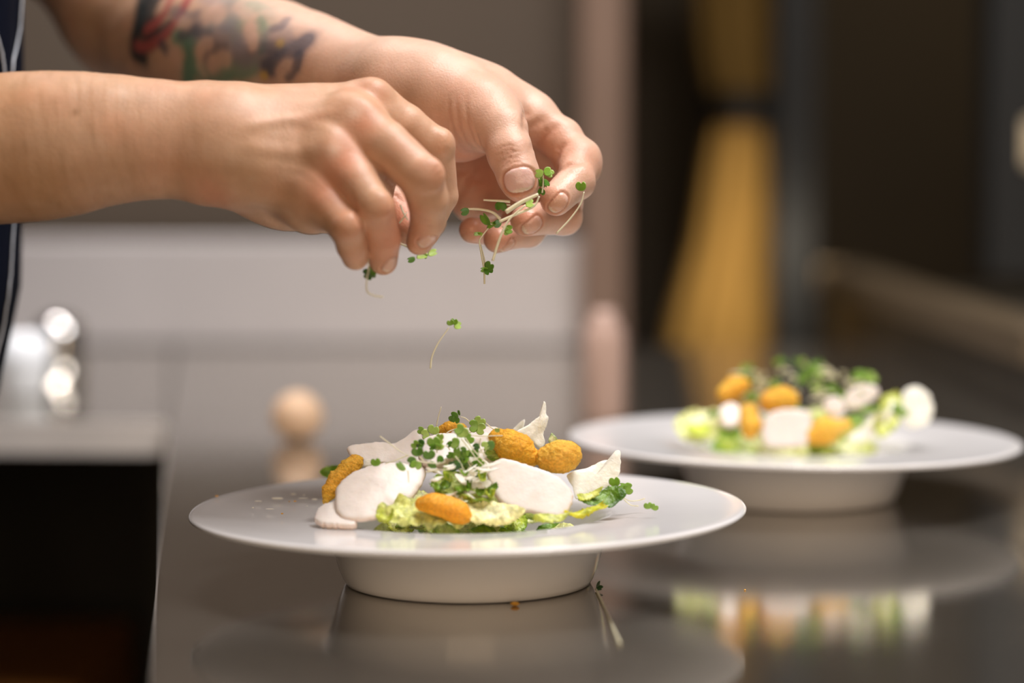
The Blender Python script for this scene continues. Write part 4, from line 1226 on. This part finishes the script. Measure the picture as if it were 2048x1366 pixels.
r_ = random.Random(29)
for i in range(22):
    x = r_.uniform(862, 985); y = r_.uniform(925, 1000); a = r_.uniform(-.9, .9); L = r_.uniform(10, 24); w_ = r_.uniform(1.6, 3.2); dd = 1.163 + r_.uniform(-.002, .004)
    dx, dy = math.cos(a), math.sin(a)
    out = [(x - L*dx + w_*dy, y - L*dy*.6 - w_*dx), (x + w_*dy, y - w_*dx - 1), (x + L*dx, y + L*dy*.6 - w_*.3), (x - w_*dy, y + w_*dx + 1), (x - L*dx, y - L*dy*.6)]
    tag(slab('grated_cheese', M['parmesan'], out, (x, y, dd), facing(40, r_.uniform(-20, 20)), .0008, r_.uniform(-.001, .002), bump=.0001, rag=.3, seed=i, rings=5, M_=30), 'thin grated cheese shred over the middle greens of the near salad', 'cheese', 'grated cheese shreds over the middle greens')
for i in range(14):
    x = r_.uniform(865, 985); y = r_.uniform(940, 1000); sz = r_.uniform(7, 13)
    lettuce('small torn green leaf scrap in the middle of the near salad', ov(x, y, sz, sz * .7, r_.uniform(0, 180), 7), (x, y, 1.164 + r_.uniform(-.001, .004)), r_.uniform(20, 60), r_.uniform(-30, 30), pale=MG, green=r_.choice([MG, DG, YG]), seed=700 + i, ruffle=.0012, ruf_k=600, rag=1.5, group='torn leaf scraps in the middle greens')

# ---- sprouts held and falling -----------------------------------------------
Q = lambda x, y, d: (880 + x / 4.553, 320 + y / 4.553, d)
def SQ(*a, d=1.192): return [Q(x, y, d) for x, y in a]
hs = [
    ('sprout with bright leaves held between thumb and index finger', SQ((930, 300), (940, 220), (940, 140), d=1.192), [(1078, 346, 18, 175, 40, 1), (1096, 344, 17, 15, 30, 0), (1101, 348, 14, -30, 20, 1)], 0, 2.6),
    ('dark leafed sprout tucked beside the thumb tip', SQ((935, 290), (925, 240), (900, 180), d=1.196), [(1082, 363, 20, 110, 50, 2), (1090, 367, 20, 300, 60, 2), (1082, 384, 14, 260, 30, 2)], 2, 2.4),
    ('sprout hanging off the outside of the bent index finger', SQ((1060, 670), (1190, 530), (1280, 400), (1312, 290), d=1.196), [(1163, 372, 20, 88, 35, 0)], 0, 2.8),
    ('thick pale stem pinched under the thumb tip', SQ((600, 475), (740, 385), (895, 312), d=1.180), [], 0, 7.0),
    ('long pale stem dangling down past the ring fingertip', SQ((480, 920), (525, 770), (580, 630), (650, 520), (780, 410), d=1.186), [], 0, 4.2),
    ('pale stem lying across the middle fingertip', SQ((540, 562), (690, 495), (850, 425), (905, 330), d=1.188), [(1060, 408, 18, 10, 40, 1)], 1, 4.4),
    ('curved pale stem with a dark leaf reaching left over the little finger', SQ((550, 540), (480, 478), (370, 450), (210, 445), d=1.212), [(929, 422, 18, 190, 50, 2)], 2, 4.6),
    ('straight pale stem poking left from under the thumb', SQ((640, 378), (520, 370), (395, 364), d=1.205), [], 0, 4.2),
    ('sprout leaf hanging below the thumb', SQ((640, 410), (590, 405), (560, 400), d=1.210), [(1001, 413, 20, 265, 20, 2)], 2, 2.2),
    ('narrow leafed sprout between the little and ring fingertips', SQ((540, 560), (480, 590), (440, 560), (400, 500), d=1.218), [(972, 437, 28, 120, 65, 0), (994, 446, 18, 200, 50, 2), (985, 452, 24, 25, 70, 0)], 0, 2.2),
    ('sprout hanging far below the ring finger with its leaves halfway down', SQ((405, 1130), (402, 1000), (375, 850), (360, 740), (385, 690), (440, 620), d=1.206), [(968, 538, 16, 180, 60, 0), (979, 532, 17, 50, 20, 2), (976, 542, 17, -60, 30, 2)], 0, 3.0),
    ('second thin stem hanging beside the lowest sprout', SQ((415, 980), (400, 890), (370, 770), d=1.208), [(954, 466, 16, 180, 70, 1), (961, 469, 12, -30, 60, 1)], 1, 2.6),
    ('small green leaf resting on the ring fingertip', SQ((560, 605), (590, 615), (600, 625), d=1.196), [(1018, 460, 17, 0, 30, 0), (1012, 462, 14, 200, 30, 1)], 0, 2.0),
    ('falling sprout in mid air between the hands and the near plate', [(861, 737, 1.185), (864, 714, 1.185), (876, 687, 1.185), (898, 655, 1.185)], [(901, 645, 12, 105, 10, 0), (909, 643, 13, 80, 20, 0), (916, 652, 16, 0, 40, 1)], 0, 3.0),
    ('bent sprout with dark leaves hanging between ring and little finger of the near hand', [(766, 594, 1.145), (748, 591, 1.145), (734, 582, 1.145), (734, 555, 1.145), (737, 540, 1.145), (736, 500, 1.152), (733, 480, 1.158)], [(733, 547, 16, 190, 10, 3), (745, 541, 17, 45, 10, 2), (742, 552, 16, -60, 10, 3)], 3, 2.6),
    ('light green sprout under the middle fingertip of the near hand', [(800, 487, 1.185), (814, 493, 1.185), (832, 505, 1.182)], [(822, 518, 17, 190, 60, 2), (845, 514, 24, 5, 65, 1), (866, 507, 20, 15, 55, 1), (852, 512, 12, 60, 50, 0)], 1, 3.4),
    ('thin stem showing between the middle and ring fingers of the near hand', [(801, 410, 1.178), (808, 428, 1.176), (816, 440, 1.176)], [], 0, 3.0),
    ('crossing thin stem in the gap between the near fingers', [(799, 446, 1.177), (808, 434, 1.175), (814, 424, 1.176)], [], 0, 2.6),
]
for lb, stm, lv, tn, r in hs: sprout(lb, stm, lv, tn, r * 1.35)

# ---- small bits on the plates and counter ------------------------------------
def bit(name, m, px, py, z, size, seed, label, cat, group=None, el=1.0):
    c = onplane(px, py, z); bm_v = []
    k, n = 6, 10; rs = random.Random(seed)
    prof = [(max(1e-5, size * math.sin(PI * i / k) * rs.uniform(.8, 1.1)), size * .45 * (1 - math.cos(PI * i / k))) for i in range(k + 1)]
    def wob(v):
        v[:, :, 0] *= el
        return v
    o = lathe(name, m, prof, (c[0], c[1], z + 0.0001), n, wob=wob)
    if 'Col' not in o.data.color_attributes:
        a = o.data.color_attributes.new('Col', 'FLOAT_COLOR', 'POINT'); a.data.foreach_set('color', np.tile(np.array(lin(236, 170, 60), dtype=np.float32), len(o.data.vertices)))
    return tag(o, label, cat, group)


ZR = TZ + 0.0366
W7 = lambda x, y: (370 + x / 4.71, 930 + y / 4.71)
W8 = lambda x, y: (1120 + x / 4.5525, 930 + y / 4.5525)
for i, (x, y, s, e) in enumerate([(690, 347, .0006, 3.5), (870, 325, .0011, 3), (640, 410, .0007, 1), (1020, 285, .0010, 1.5), (1220, 332, .0009, 2), (1110, 320, .0006, 4), (800, 420, .0005, 5), (1120, 290, .0006, 1.2), (1150, 392, .0004, 1.5)]):
    p = W7(x, y); bit('cheese_crumb', M['parmesan'], p[0], p[1], ZR - .0004, s, i, 'tiny white cheese crumb on the left rim of the near plate', 'crumb', 'white crumbs on the left rim', e)
for i, (x, y, s, e) in enumerate([(1010, 335, .0011, 2.2), (1370, 290, .0005, 1), (780, 250, .0006, 1), (700, 170, .0007, 3), (1150, 340, .0004, 4), (1030, 340, .0009, 1)]):
    p = W8(x, y); bit('cheese_crumb', M['parmesan'], p[0], p[1], ZR - .0004, s, 20 + i, 'tiny white cheese crumb on the right rim of the near plate', 'crumb', 'white crumbs on the right rim', e)
for i, (x, y, s) in enumerate([(300, 303, .0009), (1036, 350, .0008), (982, 350, .0005), (915, 466, .0007)]):
    p = W7(x, y); bit('golden_crumb', M['crumb'], p[0], p[1], ZR - .0003, s, 40 + i, 'tiny golden breadcrumb on the left rim of the near plate', 'crumb', 'golden crumbs on the left rim')
bit('golden_crumb', M['crumb'], 1030, 1212, TZ, .0022, 60, 'orange brown crumb at the foot of the near plate', 'crumb')
bit('green_speck', M['leaf'], 1490, 1181, TZ, .0006, 61, 'single dark green speck on the counter right of the near plate', 'crumb')
tp = [onplane(1240, 1286, TZ + .0009), onplane(1222, 1245, TZ + .0009), onplane(1205, 1205, TZ + .001), onplane(1192, 1178, TZ + .001)]
root = empty('sprout', tuple(tp[0])); tag(root, 'sprout lying on the counter against the foot of the near plate', 'sprout')
v, f = tube_geo(catmull(tp, 8), 0.00055, 8); adopt(mesh_obj('stem', v, f, M['stem']), root)
for (dx, dz, a, tn) in ((0.001, .001, 60, 3), (.002, .0006, -20, 3)):
    v, f = leaf_geo(tp[-1] + np.array([0, 0, dz]), math.cos(math.radians(a)) * RT + .5 * math.sin(math.radians(a)) * UP - .3 * FW, UP - .6 * FW, .0034)
    v = [np.array([q[0], q[1], max(q[2], TZ + .0003)]) for q in v]
    adopt(mesh_obj('leaf', v, f, M['leaf'], col=np.repeat(np.array(LEAFC[tn])[None], len(v), 0)), root)
# ---- far plate ---------------------------------------------------------------
FG = 'romaine leaves in the far salad'
heap(P2, 34, 0.060, 0.044, 8, 'chopped romaine leaf in the blurred salad on the far plate', FG, D=1.5)
Y = lambda x, y: (1120 + x / 2.207, 680 + y / 2.207)
yl = lambda L: [Y(*q) for q in L]
chicken('rounded chicken slice at the front of the far salad', yl([(890, 400), (920, 330), (1000, 305), (1100, 320), (1110, 400), (1080, 465), (980, 475), (905, 460)]), (1572, 855, 1.437), 8, 0, seed=71)
chicken('chicken piece high on the right of the far salad', yl([(1250, 260), (1300, 210), (1380, 200), (1410, 240), (1340, 290), (1280, 310)]), (1730, 790, 1.46), 10, 0, seed=72)
chicken('small chicken piece above the right crouton of the far salad', yl([(1160, 290), (1200, 250), (1250, 270), (1250, 320), (1190, 335)]), (1665, 812, 1.445), 10, 0, seed=73)
chicken('chicken piece at the left of the far salad, beside the frilly lettuce', yl([(700, 320), (740, 285), (790, 300), (790, 370), (740, 390), (705, 365)]), (1458, 835, 1.445), 30, 0, seed=74)
parmesan('pale upright cheese shaving at the right end of the far salad', yl([(1500, 330), (1510, 240), (1560, 205), (1610, 230), (1640, 310), (1620, 370), (1560, 390), (1510, 380)]), (1828, 815, 1.465), 20, 10, seed=76)
parmesan('long pale cheese strip slanting down in the far salad', yl([(1270, 440), (1350, 370), (1440, 280), (1480, 290), (1420, 390), (1340, 450), (1290, 460)]), (1740, 850, 1.445), 30, 0, seed=77)
golden('golden crouton low at the right front of the far salad', [(1622, 872, 1.437, 18), (1655, 862, 1.437, 22), (1690, 852, 1.437, 16)], seed=81, h=.0011, rough=.00015)
golden('golden crouton in the middle of the far salad', [(1540, 805, 1.45, 22), (1565, 798, 1.45, 24), (1580, 800, 1.45, 18)], seed=82, h=.0011, rough=.00015)
golden('golden crouton standing left of the front chicken slice in the far salad', [(1497, 825, 1.442, 18), (1502, 850, 1.440, 17), (1500, 865, 1.44, 12)], seed=83, h=.0011, rough=.00015)
golden('golden crouton at the upper left of the far salad', [(1450, 786, 1.455, 16), (1470, 775, 1.458, 18), (1485, 770, 1.458, 14)], seed=84, h=.0011, rough=.00015)
lettuce('frilly light lettuce leaf at the left end of the far salad', ov(1400, 852, 52, 34, -8), (1400, 852, 1.447), 35, 0, pale=PALEG, green=LG, seed=91, ruffle=.003)
lettuce('bright yellow green lettuce patch low at the left of the far salad', ov(1398, 862, 28, 13), (1398, 862, 1.440), 40, 0, pale=lin(200, 215, 60), green=lin(190, 205, 50), seed=92)
lettuce('upright yellow green lettuce leaf at the right of the far salad', ov(1775, 830, 26, 48, 20), (1775, 830, 1.447), 25, 0, pale=LG, green=YG, seed=93)
lettuce('green lettuce leaf between the left crouton and the plate rim of the far salad', ov(1460, 868, 24, 15), (1460, 868, 1.442), 35, 0, pale=MG, green=MG, seed=94)
lettuce('darker lettuce leaf behind the right crouton of the far salad', ov(1712, 838, 20, 14, -30), (1712, 838, 1.450), 35, 0, pale=MG, green=DG, seed=95)
r_ = random.Random(23)
for i in range(64):
    t = r_.uniform(-1, 1); x = 1610 + 170 * t; top = 735 + 60 * abs((x - 1600) / 180)**1.8
    y = r_.uniform(top - 8, top + 62); d = 1.465 + 0.0006 * (800 - y) / 1; a = r_.uniform(0, PI); L = r_.uniform(18, 45)
    p0 = (x, y, d); p2 = (x + L * math.cos(a), y - L * .45 * math.sin(a), d - .004); pm = ((p0[0] + p2[0]) / 2 + r_.uniform(-6, 6), (p0[1] + p2[1]) / 2 - 4, d - .003)
    lv = [(p2[0] + 4, p2[1] - 3, r_.uniform(13, 19), r_.uniform(0, 180), r_.uniform(0, 40), r_.choice([0, 0, 1, 2])), (p2[0] - 6, p2[1] - 2, r_.uniform(12, 17), r_.uniform(90, 270), r_.uniform(0, 40), r_.choice([0, 1, 2]))] if i % 2 else []
    sprout('blurred sprout scattered over the top of the far salad', [p0, pm, p2], lv, 0, 5.0, group='sprouts scattered over the far salad')
